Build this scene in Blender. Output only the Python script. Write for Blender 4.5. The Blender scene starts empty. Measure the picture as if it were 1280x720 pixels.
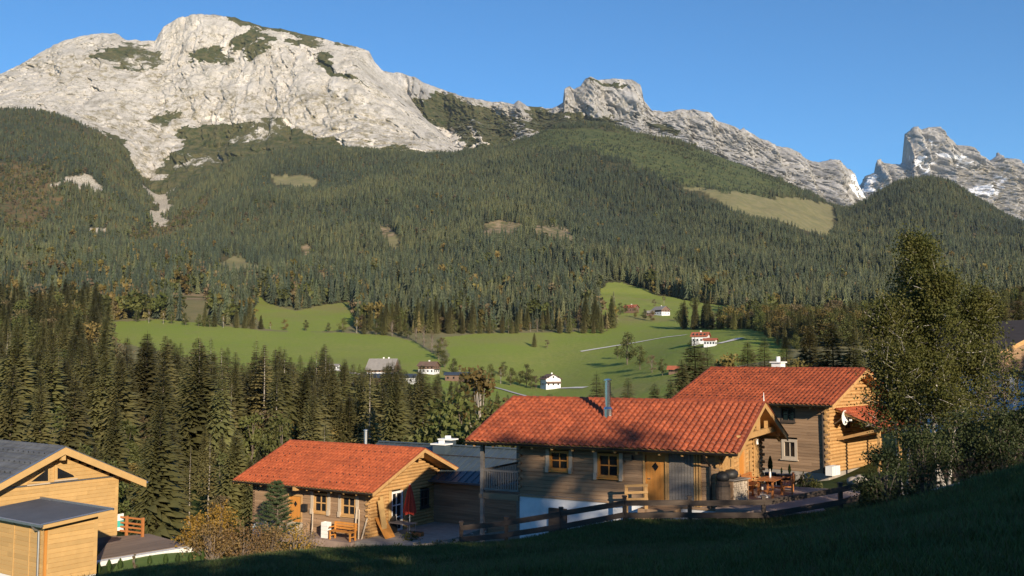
import bpy, math, random
import numpy as np
from mathutils import Vector
random.seed(7); RNG = np.random.default_rng(11)
SC = bpy.context.scene
R = math.radians
# ------------------------------------------------------------------ camera, sky, sun, exposure
F, HZ = 1175.0, 450.0                      # focal length in photo pixels, row of the horizon
PITCH = math.atan((HZ-360)/F); CP, SP = math.cos(PITCH), math.sin(PITCH)
cd = bpy.data.cameras.new('camera'); cam = bpy.data.objects.new('camera', cd)
SC.collection.objects.link(cam); SC.camera = cam
cd.sensor_width = 36.0; cd.lens = 36.0*F/1280.0; cd.clip_start = 0.1; cd.clip_end = 40000
cam.location = (0, 0, 0); cam.rotation_euler = (math.pi/2+PITCH, 0, 0)
SUN_A, SUN_E = 70.0, 18.0                  # sun: degrees behind the right-hand side, elevation
sdir = Vector((math.cos(R(SUN_A))*math.cos(R(SUN_E)), -math.sin(R(SUN_A))*math.cos(R(SUN_E)), math.sin(R(SUN_E))))
w = bpy.data.worlds.new('World'); SC.world = w; w.use_nodes = True
nt = w.node_tree; nt.nodes.clear()
sky = nt.nodes.new('ShaderNodeTexSky'); sky.sky_type = 'NISHITA'; sky.sun_disc = False
sky.sun_elevation = R(SUN_E); sky.sun_rotation = math.atan2(sdir.x, sdir.y)
sky.altitude = 900; sky.air_density = 1.0; sky.dust_density = 0.1; sky.ozone_density = 2.0
bg = nt.nodes.new('ShaderNodeBackground'); bg.inputs['Strength'].default_value = 0.080
wo = nt.nodes.new('ShaderNodeOutputWorld')
tint = nt.nodes.new('ShaderNodeVectorMath'); tint.operation = 'MULTIPLY'; tint.inputs[1].default_value = (0.47, 0.92, 1.27)   # the camera's deep blue rendering of a clear sky
nt.links.new(sky.outputs[0], tint.inputs[0]); nt.links.new(tint.outputs[0], bg.inputs[0]); nt.links.new(bg.outputs[0], wo.inputs[0])
sl = bpy.data.lights.new('sun', 'SUN'); sl.energy = 4.8; sl.angle = R(0.53); sl.color = (1.0, 0.84, 0.63)
so = bpy.data.objects.new('sun', sl); SC.collection.objects.link(so)
so.rotation_euler = sdir.to_track_quat('Z', 'Y').to_euler()
SC.view_settings.view_transform = 'Standard'; SC.view_settings.look = 'None'
SC.view_settings.gamma = 1.0; SC.view_settings.use_curve_mapping = False
SC.view_settings.exposure = 0.65
SC.render.engine = 'CYCLES'; SC.cycles.use_denoising = True
SC.cycles.max_bounces = 6; SC.cycles.diffuse_bounces = 3; SC.cycles.glossy_bounces = 3
SC.cycles.transparent_max_bounces = 8; SC.cycles.volume_bounces = 0

# ------------------------------------------------------------------ picture geometry
def ray(px, py):
    a = (np.asarray(px, float)-640)/F; v = (360-np.asarray(py, float))/F
    Y = CP-v*SP; Z = SP+v*CP
    return a/Y, Z/Y                        # X and Z per metre of depth Y
def pt(px, py, Y):
    x, z = ray(px, py); return np.array([x*Y, Y, z*Y])
def project(X, Y, Z):
    d = Y*CP+Z*SP; u = -Y*SP+Z*CP; d = np.where(d < 0.1, 0.1, d)
    return 640+F*X/d, 360-F*u/d

# ------------------------------------------------------------------ noise
def _hash(ix, iy, iz, seed):
    h = (ix.astype(np.int64)*374761393+iy.astype(np.int64)*668265263+iz.astype(np.int64)*2147483647+seed*1274126177) & 0xffffffff
    h = ((h ^ (h >> 13))*1274126177) & 0xffffffff
    return ((h ^ (h >> 16)) & 0xffff)/65535.0*2-1
def vnoise(x, y, z, seed=0):
    ix, iy, iz = np.floor(x), np.floor(y), np.floor(z)
    fx, fy, fz = x-ix, y-iy, z-iz
    fx, fy, fz = [f*f*f*(f*(f*6-15)+10) for f in (fx, fy, fz)]
    out = 0
    for dx in (0, 1):
        for dy in (0, 1):
            for dz in (0, 1):
                wgt = (fx if dx else 1-fx)*(fy if dy else 1-fy)*(fz if dz else 1-fz)
                out = out+wgt*_hash(ix+dx, iy+dy, iz+dz, seed)
    return out
def fbm(x, y, z, octv=5, seed=0, gain=.5, ridged=False):
    a, s, t = 1.0, 0.0, 0.0
    for o in range(octv):
        n = vnoise(x, y, z, seed+o)
        if ridged: n = 1-2*np.abs(n)
        s = s+a*n; t += a; a *= gain
        x, y, z = x*2.03+11.3, y*2.03+5.1, z*2.03+7.7
    return s/t
def inpoly(px, py, poly):
    c = np.zeros(px.shape, bool); n = len(poly)
    for i in range(n):
        x1, y1 = poly[i]; x2, y2 = poly[(i+1) % n]
        if y1 == y2: continue
        cond = ((y1 > py) != (y2 > py)) & (px < (x2-x1)*(py-y1)/(y2-y1)+x1)
        c ^= cond
    return c

# ------------------------------------------------------------------ materials
MATS = {}
def mat(name, c1, c2=None, scale=4.0, rough=0.8, bump=0.0, stretch=(1, 1, 1), metal=0.0, spec=0.3, rnd=0.0, detail=5.0, contrast=0.5, bscale=None, coords='Object', tone=0.0, dirt=0.0, dscale=.6):
    """noise-mixed colour, optional bump and a random brightness for each object"""
    m = bpy.data.materials.new(name); m.use_nodes = True; MATS[name] = m
    t = m.node_tree; b = t.nodes['Principled BSDF']
    b.inputs['Roughness'].default_value = rough; b.inputs['Metallic'].default_value = metal
    b.inputs['Specular IOR Level'].default_value = spec
    tc = t.nodes.new('ShaderNodeTexCoord'); mp = t.nodes.new('ShaderNodeMapping')
    mp.inputs['Scale'].default_value = stretch
    t.links.new(tc.outputs[coords], mp.inputs['Vector'])
    n = t.nodes.new('ShaderNodeTexNoise'); n.inputs['Scale'].default_value = scale; n.inputs['Detail'].default_value = detail
    t.links.new(mp.outputs[0], n.inputs['Vector'])
    ramp = t.nodes.new('ShaderNodeMapRange')
    ramp.inputs['From Min'].default_value = 0.5-contrast/2; ramp.inputs['From Max'].default_value = 0.5+contrast/2
    t.links.new(n.outputs['Fac'], ramp.inputs['Value'])
    mx = t.nodes.new('ShaderNodeMix'); mx.data_type = 'RGBA'
    mx.inputs['A'].default_value = (*c1, 1); mx.inputs['B'].default_value = (*(c2 or c1), 1)
    t.links.new(ramp.outputs[0], mx.inputs['Factor'])
    col = mx.outputs['Result']
    if rnd:
        oi = t.nodes.new('ShaderNodeObjectInfo'); hs = t.nodes.new('ShaderNodeHueSaturation')
        mr = t.nodes.new('ShaderNodeMapRange'); mr.inputs['To Min'].default_value = 1-rnd; mr.inputs['To Max'].default_value = 1+rnd
        t.links.new(oi.outputs['Random'], mr.inputs['Value']); t.links.new(mr.outputs[0], hs.inputs['Value'])
        mh = t.nodes.new('ShaderNodeMath'); mh.operation = 'FRACT'; m7 = t.nodes.new('ShaderNodeMath'); m7.operation = 'MULTIPLY'; m7.inputs[1].default_value = 7.31
        t.links.new(oi.outputs['Random'], m7.inputs[0]); t.links.new(m7.outputs[0], mh.inputs[0])
        mr2 = t.nodes.new('ShaderNodeMapRange'); mr2.inputs['To Min'].default_value = 0.5-rnd*.04; mr2.inputs['To Max'].default_value = 0.5+rnd*.04
        t.links.new(mh.outputs[0], mr2.inputs['Value']); t.links.new(mr2.outputs[0], hs.inputs['Hue'])
        t.links.new(col, hs.inputs['Color']); col = hs.outputs[0]
    if tone or dirt:
        # tone: each board or tile has its own shade; dirt: broad weather stains
        hs = t.nodes.new('ShaderNodeHueSaturation'); ma = t.nodes.new('ShaderNodeMath'); ma.operation = 'MULTIPLY_ADD'; ma.inputs[1].default_value = tone; ma.inputs[2].default_value = 1.0
        at = t.nodes.new('ShaderNodeAttribute'); at.attribute_name = 'tone'; t.links.new(at.outputs['Fac'], ma.inputs[0])
        dn = t.nodes.new('ShaderNodeTexNoise'); dn.inputs['Scale'].default_value = dscale; dn.inputs['Detail'].default_value = 8; dn.inputs['Roughness'].default_value = .65; t.links.new(mp.outputs[0], dn.inputs['Vector'])
        dr_ = t.nodes.new('ShaderNodeMapRange'); dr_.inputs['From Min'].default_value = .42; dr_.inputs['From Max'].default_value = .68; dr_.inputs['To Min'].default_value = 1.0; dr_.inputs['To Max'].default_value = 1-dirt
        t.links.new(dn.outputs['Fac'], dr_.inputs['Value']); mm = t.nodes.new('ShaderNodeMath'); mm.operation = 'MULTIPLY'; t.links.new(ma.outputs[0], mm.inputs[0]); t.links.new(dr_.outputs[0], mm.inputs[1])
        t.links.new(mm.outputs[0], hs.inputs['Value']); t.links.new(col, hs.inputs['Color']); col = hs.outputs[0]
    t.links.new(col, b.inputs['Base Color'])
    if bump:
        bp = t.nodes.new('ShaderNodeBump'); bp.inputs['Strength'].default_value = bump; bp.inputs['Distance'].default_value = 0.05
        src = n
        if bscale:
            src = t.nodes.new('ShaderNodeTexNoise'); src.inputs['Scale'].default_value = bscale; src.inputs['Detail'].default_value = 6
            t.links.new(mp.outputs[0], src.inputs['Vector'])
        t.links.new(src.outputs['Fac'], bp.inputs['Height']); t.links.new(bp.outputs[0], b.inputs['Normal'])
    return m
def leafmat(name, c1, c2, scale, rnd=0.25, transl=0.25, rough=0.6):
    m = mat(name, c1, c2, scale, rough, rnd=rnd, spec=0.25)
    t = m.node_tree; b = t.nodes['Principled BSDF']; out = t.nodes['Material Output']
    tr = t.nodes.new('ShaderNodeBsdfTranslucent'); ms = t.nodes.new('ShaderNodeMixShader'); ms.inputs[0].default_value = transl
    src = b.inputs['Base Color'].links[0].from_socket
    t.links.new(src, tr.inputs['Color']); t.links.new(b.outputs[0], ms.inputs[1]); t.links.new(tr.outputs[0], ms.inputs[2])
    t.links.new(ms.outputs[0], out.inputs['Surface'])
    return m

# ------------------------------------------------------------------ mesh building
COL = SC.collection
class MB:
    def __init__(s): s.v = []; s.f = []
    def box(s, x0, x1, y0, y1, z0, z1):
        b = len(s.v)
        s.v += [(x, y, z) for z in (z0, z1) for y in (y0, y1) for x in (x0, x1)]
        s.f += [tuple(b+i for i in q) for q in ((0, 2, 3, 1), (4, 5, 7, 6), (0, 1, 5, 4), (2, 6, 7, 3), (0, 4, 6, 2), (1, 3, 7, 5))]
        return s
    def loft(s, rings, closed=True, cap=True):
        b = len(s.v); n = len(rings[0])
        for r in rings: s.v += [tuple(p) for p in r]
        for i in range(len(rings)-1):
            for j in range(n if closed else n-1):
                k = (j+1) % n
                s.f.append((b+i*n+j, b+i*n+k, b+(i+1)*n+k, b+(i+1)*n+j))
        if cap and closed:
            s.f.append(tuple(b+j for j in range(n))[::-1]); s.f.append(tuple(b+(len(rings)-1)*n+j for j in range(n)))
        return s
    def beam(s, p, q, wd, ht, up=(0, 0, 1)):
        p, q = Vector(p), Vector(q); d = (q-p).normalized(); up = Vector(up)
        sd = d.cross(up); sd = sd.normalized() if sd.length > 1e-5 else Vector((1, 0, 0)); u = sd.cross(d).normalized()
        rg = lambda c: [c+sd*a*wd/2+u*e*ht/2 for a, e in ((-1, -1), (1, -1), (1, 1), (-1, 1))]
        return s.loft([rg(p), rg(q)])
    def tube(s, path, rad, n=8, cap=True):
        path = [Vector(p) for p in path]; rings = []
        rad = rad if isinstance(rad, (list, tuple)) else [rad]*len(path)
        for i, p in enumerate(path):
            d = (path[min(i+1, len(path)-1)]-path[max(i-1, 0)]).normalized()
            a = d.cross(Vector((0.13, 0.21, 1)) if abs(d.z) < .95 else Vector((1, .1, 0))).normalized(); c = d.cross(a)
            rings.append([p+(a*math.cos(2*math.pi*k/n)+c*math.sin(2*math.pi*k/n))*rad[i] for k in range(n)])
        return s.loft(rings, cap=cap)
    def prism(s, poly, axis, a, b):
        """extrude a polygon given in the other two axes along x, y or z"""
        def P(q, h):
            return {'x': (h, q[0], q[1]), 'y': (q[0], h, q[1]), 'z': (q[0], q[1], h)}[axis]
        return s.loft([[P(q, a) for q in poly], [P(q, b) for q in poly]])
    def quad(s, *p):
        b = len(s.v); s.v += [tuple(q) for q in p]; s.f.append(tuple(range(b, b+len(p)))); return s
    def mesh(s, name, m=None, smooth=False):
        me = bpy.data.meshes.new(name); me.from_pydata(s.v, [], s.f)
        if smooth: me.polygons.foreach_set('use_smooth', [True]*len(me.polygons))
        if m: me.materials.append(MATS[m])
        me.update(); return me
    def build(s, name, m, parent=None, smooth=False, kind=None):
        o = bpy.data.objects.new(name, s.mesh(name, m, smooth)); COL.objects.link(o); o.parent = parent
        if kind: o['kind'] = kind
        return o
def fix_normals(o):
    import bmesh
    b = bmesh.new(); b.from_mesh(o.data); bmesh.ops.recalc_face_normals(b, faces=b.faces); b.to_mesh(o.data); b.free()
def np_mesh(name, V, faces, m, smooth=True):
    me = bpy.data.meshes.new(name); n = len(faces); k = faces.shape[1]
    me.vertices.add(len(V)); me.vertices.foreach_set('co', V.astype(np.float32).ravel())
    me.loops.add(n*k); me.loops.foreach_set('vertex_index', faces.astype(np.int32).ravel())
    me.polygons.add(n); me.polygons.foreach_set('loop_start', (np.arange(n)*k).astype(np.int32))
    if smooth: me.polygons.foreach_set('use_smooth', np.ones(n, bool))
    me.update(calc_edges=True); me.validate()
    if m: me.materials.append(MATS[m])
    return me
def grid_faces(nr, nc):
    i = np.arange((nr-1)*nc).reshape(nr-1, nc)[:, :-1].ravel()
    return np.stack([i, i+1, i+nc+1, i+nc], 1)
def attr(me, name, a):
    at = me.attributes.new(name, 'FLOAT', 'POINT'); at.data.foreach_set('value', a.astype(np.float32).ravel())
def obj(name, me, parent=None):
    o = bpy.data.objects.new(name, me); COL.objects.link(o); o.parent = parent; return o
def tag(o, label=None, cat=None, group=None, kind=None):
    if label: o['label'] = label
    if cat: o['category'] = cat
    if group: o['group'] = group
    if kind: o['kind'] = kind
    return o
def empty(name, loc, rz=0, label=None, cat=None, group=None):
    o = bpy.data.objects.new(name, None); COL.objects.link(o); o.location = loc; o.rotation_euler = (0, 0, rz)
    return tag(o, label, cat, group)
def copy_tree(o, parent=None):
    c = o.copy(); COL.objects.link(c); c.parent = parent
    for ch in o.children: copy_tree(ch, c)
    return c
# ================================================================== TERRAIN
# ---- near hillside: thin-plate surface through surveyed points
NP_ = [(0, 0, -1.7), (0, -15, .6), (0, -40, 6), (-25, -40, 2), (-50, -40, -2), (25, -40, 12), (70, -40, 22), (22, -15, 5.5), (22, 2, 1.5), (45, -10, 10), (60, 10, 9), (100, -20, 18),
       (100, 40, 11), (100, 90, 9), (-10, -4, -3.2), (-22, -10, -4.8), (-24, 8, -7.6), (-45, 10, -10), (-60, -10, -9), (-80, 40, -15), (-60, 60, -14), (-80, 110, -19), (-80, 150, -20),
       (-45, 40, -12), (-30, 34, -9.9), (-24, 60, -12.2), (-12, 70, -12.8), (5, 66, -12), (30, 78, -8.4), (33, 60, -2.6), (40, 70, -2.5), (24, 66, -6.8), (60, 90, -2), (60, 150, -8), (0, 90, -16.5), (0, 150, -19),
       (-40, 90, -17), (30, 100, -13), (30, 150, -15), (-40, 150, -20), (6, 4, -1.75), (12, 10, -1.4)]
for px, py, Y in [(640, 722, 17), (780, 656, 36), (861, 658, 36.2), (953, 659, 35.8), (1050, 643, 35.5), (1120, 626, 35), (690, 674, 36.3), (633, 683, 37), (560, 689, 37.5), (500, 694, 38), (400, 699, 37), (300, 704, 36), (200, 715, 33.5),
                  (110, 730, 31), (1280, 602, 24), (1200, 621, 28), (1400, 560, 24), (1280, 725, 11), (1000, 690, 24), (820, 700, 25), (480, 716, 27), (330, 722, 26), (60, 790, 24), (1160, 640, 24)]:
    NP_.append(tuple(pt(px, py, Y)))
NP_ += [(2.0, 44, -8.6), (-1.5, 47, -9.5), (5, 41.2, -7.0), (7.5, 39.2, -6.2), (10.5, 38.5, -5.98), (14, 42, -6.0), (12, 48, -6.3), (17, 47, -6.4), (19, 52, -6.4), (6, 52, -8.4),
        (-8, 52, -10.85), (-11, 57, -11.0), (-15, 61, -11.3), (-4, 56, -10.75), (-3, 51, -10.4), (-12, 47, -10.4), (-16, 46, -9.75), (-20, 42, -9.9), (-20, 49, -9.75), (-26, 42, -10.2), (-15, 50, -10.0), (-2, 43, -9.2), (-7, 42, -9.4)]
NPA = np.array(NP_)
def _U(r2): return np.where(r2 > 1e-9, r2*np.log(np.maximum(r2, 1e-9)), 0)
def _tps(P):
    n = len(P); d = ((P[:, None, :2]-P[None, :, :2])**2).sum(-1)
    K = _U(d)+np.eye(n)*4.0; Q = np.c_[np.ones(n), P[:, :2]]
    A = np.block([[K, Q], [Q.T, np.zeros((3, 3))]])
    return np.linalg.solve(A, np.r_[P[:, 2], 0, 0, 0])
_TW = _tps(NPA)
def h_near(X, Y):
    X = np.atleast_1d(np.asarray(X, float)); Y = np.atleast_1d(np.asarray(Y, float)); sh = X.shape
    X, Y = X.ravel(), Y.ravel(); z = np.zeros(len(X))
    for i in range(0, len(X), 20000):
        x, y = X[i:i+20000], Y[i:i+20000]
        d = (x[:, None]-NPA[None, :, 0])**2+(y[:, None]-NPA[None, :, 1])**2
        z[i:i+20000] = _U(d)@_TW[:-3]+_TW[-3]+_TW[-2]*x+_TW[-1]*y
    z = z+0.05*fbm(X/1.7, Y/1.7, X*0, 3, 5)
    return z.reshape(sh)
# ---- far land: curves across the view, each at its own distance
XS = [-900, -400, 0, 150, 300, 450, 600, 690, 750, 880, 1000, 1150, 1300, 1700, 2200]
def lv(Y, xs, vals, kind='y'):
    t = []; z = []
    for x, v in zip(xs, vals):
        rx, rz = ray(x, v if kind == 'y' else HZ); t.append(rx); z.append(rz*Y if kind == 'y' else v)
    return Y, np.array(t), np.array(z)
SKX = [-900, -400, -100, 0, 60, 100, 150, 190, 240, 300, 350, 450, 580, 640, 690, 740, 790, 850, 900, 950, 1000, 1045, 1080, 1110, 1150, 1190, 1220, 1280, 1400, 1700, 2200]
LEV = [lv(120, XS, [-24, -21, -18, -18, -18, -18, -18, -17.5, -17, -15, -13, -7, -1, 8, 14], 'z'),
       lv(240, XS, [-20, -20, -20, -20, -21, -22, -24, -24, -23, -20, -15, -8, 0, 12, 20], 'z'),
       lv(400, XS, [0, -5, -10, -12, -14, -16, -19, -20, -18, -8, 0, 5, 12, 30, 50], 'z'),
       lv(520, XS, [10, 6, -2, -5, -8, -9, -13, -15, -10, 8, 14, 20, 30, 50, 70], 'z'),
       lv(800, XS, [385, 390, 396, 402, 408, 415, 415, 414, 412, 405, 400, 395, 385, 375, 370]),
       lv(1230, XS, [335, 340, 347, 351, 353, 356, 357, 357, 356, 360, 366, 362, 350, 340, 340]),
       lv(2100, XS, [255, 265, 272, 286, 291, 293, 293, 291, 290, 291, 311, 318, 318, 310, 310]),
       lv(2800, [-900, -400, 0, 120, 190, 240, 300, 450, 600, 750, 880, 1000, 1060, 1150, 1300, 1700, 2200], [190, 195, 202, 208, 268, 262, 240, 236, 233, 222, 232, 270, 292, 262, 296, 300, 300]),
       lv(3300, SKX, [150, 150, 153, 155, 160, 172, 200, 250, 238, 212, 200, 195, 196, 186, 168, 164, 173, 187, 203, 222, 242, 268, 258, 240, 229, 234, 254, 289, 320, 300, 300]),
       lv(3520, SKX, [135, 135, 136, 139, 143, 156, 186, 242, 228, 207, 194, 191, 194, 181, 161, 158, 167, 182, 198, 217, 238, 262, 272, 262, 250, 256, 275, 305, 330, 310, 310])]
_y9, _t9, _z9 = LEV[-1]
LEV.append((3900, _t9, _z9-70)); LEV.append((7600, _t9, _z9*0+330))
LY = np.array([l[0] for l in LEV], float)
def sinterp(t, tx, v):
    """smooth curve through the points"""
    m = np.gradient(v, tx); k = np.clip(np.searchsorted(tx, t)-1, 0, len(tx)-2)
    h = tx[k+1]-tx[k]; u = np.clip((t-tx[k])/h, 0, 1)
    return (2*u**3-3*u**2+1)*v[k]+(u**3-2*u**2+u)*h*m[k]+(-2*u**3+3*u**2)*v[k+1]+(u**3-u**2)*h*m[k+1]
def h_far(X, Y):
    X = np.asarray(X, float); Y = np.asarray(Y, float); sh = X.shape; X = X.ravel(); Y = Y.ravel(); t = X/np.maximum(Y, 1)
    Z = np.stack([sinterp(t, l[1], l[2]) for l in LEV])
    S = (Z[1:]-Z[:-1])/(LY[1:]-LY[:-1])[:, None]
    M = np.zeros_like(Z); M[0] = S[0]; M[-1] = S[-1]
    a, b = S[:-1], S[1:]; M[1:-1] = np.where(a*b > 0, 2*a*b/np.where(np.abs(a+b) < 1e-9, 1e-9, a+b), 0)
    k = np.clip(np.searchsorted(LY, Y)-1, 0, len(LY)-2); i = np.arange(len(X))
    h = LY[k+1]-LY[k]; u = (Y-LY[k])/h
    z = (2*u**3-3*u**2+1)*Z[k, i]+(u**3-2*u**2+u)*h*M[k, i]+(-2*u**3+3*u**2)*Z[k+1, i]+(u**3-u**2)*h*M[k+1, i]
    amp = np.interp(Y, [120, 500, 900, 1500, 2500, 3300, 3600], [.6, 1.6, 5, 42, 75, 18, 6])
    z = z+amp*fbm(X/330, Y/420, X*0, 4, 21, .5)*np.interp(Y, [500, 1200], [.9, 1])
    return z.reshape(sh)
def H(X, Y):
    X = np.asarray(X, float); Y = np.asarray(Y, float)
    wn = np.clip((Y-95)/45, 0, 1); wn = wn*wn*(3-2*wn)
    zn = h_near(np.clip(X, -120, 120), np.clip(Y, -60, 150)).reshape(X.shape); zf = h_far(X, np.maximum(Y, 60))
    return zn*(1-wn)+zf*wn
def hz1(X, Y): return float(H(np.array([X]), np.array([Y]))[0])
def hit(px, py, Y0=14, Y1=3600):
    """first place on the land under a picture point"""
    Y = np.exp(np.linspace(math.log(Y0), math.log(Y1), 1500)); rx, rz = ray(px, py)
    below = rz*Y < H(rx*Y, Y); k = int(np.argmax(below)) if below.any() else len(Y)-1
    return float(rx*Y[k]), float(Y[k]), hz1(rx*Y[k], Y[k])
# ---- land cover, outlined on the photograph and carried to the land
MEADOW = [[(120, 404), (200, 401), (262, 406), (330, 412), (420, 414), (480, 418), (520, 428), (545, 445), (556, 462), (575, 475), (540, 520), (440, 520), (300, 500), (240, 450), (130, 424)],
          [(552, 422), (600, 416), (700, 415), (860, 415), (928, 420), (940, 445), (880, 470), (850, 540), (600, 540), (570, 490), (548, 470), (562, 445)],
          [(748, 360), (765, 352), (790, 356), (822, 370), (870, 378), (918, 384), (908, 394), (840, 396), (790, 394), (750, 390)],
          [(312, 388), (326, 372), (350, 382), (372, 388), (402, 380), (442, 378), (446, 402), (420, 412), (380, 413), (330, 410)]]
PASTURE = [[(264, 327), (290, 319), (332, 331), (320, 347), (285, 347), (268, 340)],
           [(846, 231), (900, 239), (960, 246), (1010, 249), (1042, 257), (1047, 275), (1034, 299), (1000, 289), (940, 270), (880, 246)],
           [(335, 222), (372, 217), (402, 224), (395, 234), (345, 234)], [(488, 298), (503, 300), (500, 313), (484, 309)]]
CLEAR = [[(602, 279), (630, 274), (654, 283), (642, 293), (604, 294)], [(664, 284), (690, 281), (728, 296), (702, 299), (672, 294)], [(474, 285), (488, 282), (500, 296), (492, 305), (480, 300)],
         [(222, 366), (258, 362), (266, 388), (228, 390)], [(375, 308), (390, 306), (388, 318), (376, 318)]]
SCREE = [[(172, 208), (190, 215), (205, 240), (222, 262), (205, 272), (186, 250)], [(186, 262), (206, 268), (200, 284), (184, 286)], [(60, 226), (110, 222), (140, 232), (130, 246), (95, 240)], [(110, 288), (132, 288), (130, 300), (112, 300)]]
SHRUB = [[(0, 205), (70, 210), (75, 260), (40, 300), (0, 300)], [(150, 300), (230, 262), (262, 240), (262, 268), (215, 300), (170, 320)], [(60, 132), (190, 138), (185, 165), (150, 178), (100, 152)]]
DWARF = [[(630, 190), (690, 158), (800, 165), (905, 196), (1015, 240), (1000, 246), (930, 244), (846, 229), (790, 205), (720, 185)]]
def covers(X, Y, Z):
    px, py = project(X, Y, Z)
    jw = np.interp(Y, [400, 900, 1500], [.25, .5, 1]); jx = 16*jw*fbm(X/90, Y/120, X*0, 4, 40, .6); jy = 9*jw*fbm(X/90, Y/120, X*0+9, 4, 50, .6)
    px = px+jx; py = py+jy; far = Y > 300
    out = {}
    for k, ps in (('meadow', MEADOW), ('pasture', PASTURE), ('clear', CLEAR), ('scree', SCREE), ('shrub', SHRUB), ('dwarf', DWARF)):
        m = np.zeros(px.shape, bool)
        for p in ps: m |= inpoly(px, py, p)
        out[k] = m & far & (Y < 3700)
    return out
def land_material():
    m = bpy.data.materials.new('land'); m.use_nodes = True; MATS['land'] = m
    t = m.node_tree; b = t.nodes['Principled BSDF']; b.inputs['Roughness'].default_value = .95; b.inputs['Specular IOR Level'].default_value = .1
    tc = t.nodes.new('ShaderNodeTexCoord')
    def noise(s, d=5):
        n = t.nodes.new('ShaderNodeTexNoise'); n.inputs['Scale'].default_value = s; n.inputs['Detail'].default_value = d
        t.links.new(tc.outputs['Object'], n.inputs['Vector']); return n.outputs['Fac']
    def mix(f, a, c):
        x = t.nodes.new('ShaderNodeMix'); x.data_type = 'RGBA'
        for s, v in (('Factor', f), ('A', a), ('B', c)):
            if isinstance(v, tuple): x.inputs[s].default_value = (*v, 1)
            else: t.links.new(v, x.inputs[s])
        return x.outputs['Result']
    def rng(s, a, c):
        r = t.nodes.new('ShaderNodeMapRange'); r.inputs['From Min'].default_value = a; r.inputs['From Max'].default_value = c; t.links.new(s, r.inputs['Value']); return r.outputs[0]
    def at(n):
        a = t.nodes.new('ShaderNodeAttribute'); a.attribute_name = n; return a.outputs['Fac']
    n1, n2, n3 = noise(.012), noise(.05), noise(.35)
    floor = mix(rng(n2, .35, .65), (.045, .048, .022), (.075, .064, .034))
    meadow = mix(rng(n1, .4, .62), (.185, .235, .044), (.235, .245, .066)); meadow = mix(rng(n2, .48, .66), meadow, (.205, .220, .066))
    meadow = mix(rng(n3, .3, .7), meadow, (.170, .215, .040)); meadow = mix(rng(noise(.0065, 6), .55, .70), meadow, (.205, .180, .075))
    past = mix(rng(n2, .42, .58), (.150, .145, .070), (.185, .165, .085))
    clear = mix(rng(n2, .40, .58), (.25, .19, .12), (.11, .105, .05))
    scree = mix(rng(n3, .4, .65), (.52, .47, .40), (.17, .145, .085))
    shrub = mix(rng(n2, .42, .58), (.125, .085, .042), (.075, .075, .032)); dwarf = mix(rng(n2, .42, .6), (.050, .066, .026), (.085, .092, .036))
    c = floor
    for k, v in (('shrub', shrub), ('dwarf', dwarf), ('clear', clear), ('scree', scree), ('pasture', past), ('meadow', meadow)): c = mix(at(k), c, v)
    t.links.new(c, b.inputs['Base Color'])
    bp = t.nodes.new('ShaderNodeBump'); bp.inputs['Strength'].default_value = .5; bp.inputs['Distance'].default_value = 1.2; t.links.new(n3, bp.inputs['Height']); t.links.new(bp.outputs[0], b.inputs['Normal'])
land_material()
mat('turf', (.028, .050, .012), (.052, .068, .020), 0.8, .95, .6, spec=.1, bscale=14)
# far sheet
tt = np.concatenate([np.linspace(-1.15, -.62, 60, endpoint=False), np.linspace(-.62, .62, 620), np.linspace(.62, 1.15, 61)[1:]])
yy = np.concatenate([np.exp(np.linspace(math.log(118), math.log(3560), 560)), np.linspace(3600, 7600, 14)])
TY, TT = np.meshgrid(yy, tt, indexing='ij'); TX = TT*TY
TZ = h_far(TX, TY); wn = np.clip((TY-95)/45, 0, 1); TZ = np.where(TY < 141, H(TX, TY), TZ)-np.clip((150-TY)/20, 0, 1)*.35
me = np_mesh('terrain', np.stack([TX, TY, TZ], -1).reshape(-1, 3), grid_faces(len(yy), len(tt)), 'land')
cv_ = covers(TX, TY, TZ); cv_['pasture'] = cv_['pasture'] | ((TY > 280) & (TY < 1000) & (fbm(TX/70, TY/70, TX*0, 3, 12) > -.7))       # grass under the scattered trees of the valley floor
_qx, _qy = project(TX, TY, TZ); cv_['meadow'] = cv_['meadow'] | ((_qx > 735) & (_qx < 985) & (TY > 420) & (TY < 1000))
for k, m_ in cv_.items(): attr(me, k, m_.astype(float))
tag(obj('terrain', me), 'far valley and forested mountainside beyond the houses', kind='structure')
# near sheet
gx = np.linspace(-120, 120, 301); gy = np.linspace(-60, 142, 254); GY, GX = np.meshgrid(gy, gx, indexing='ij'); GZ = H(GX, GY)
me = np_mesh('ground', np.stack([GX, GY, GZ], -1).reshape(-1, 3), grid_faces(254, 301), 'turf')
tag(obj('ground', me), 'grassy hillside in the foreground', kind='structure')

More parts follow.
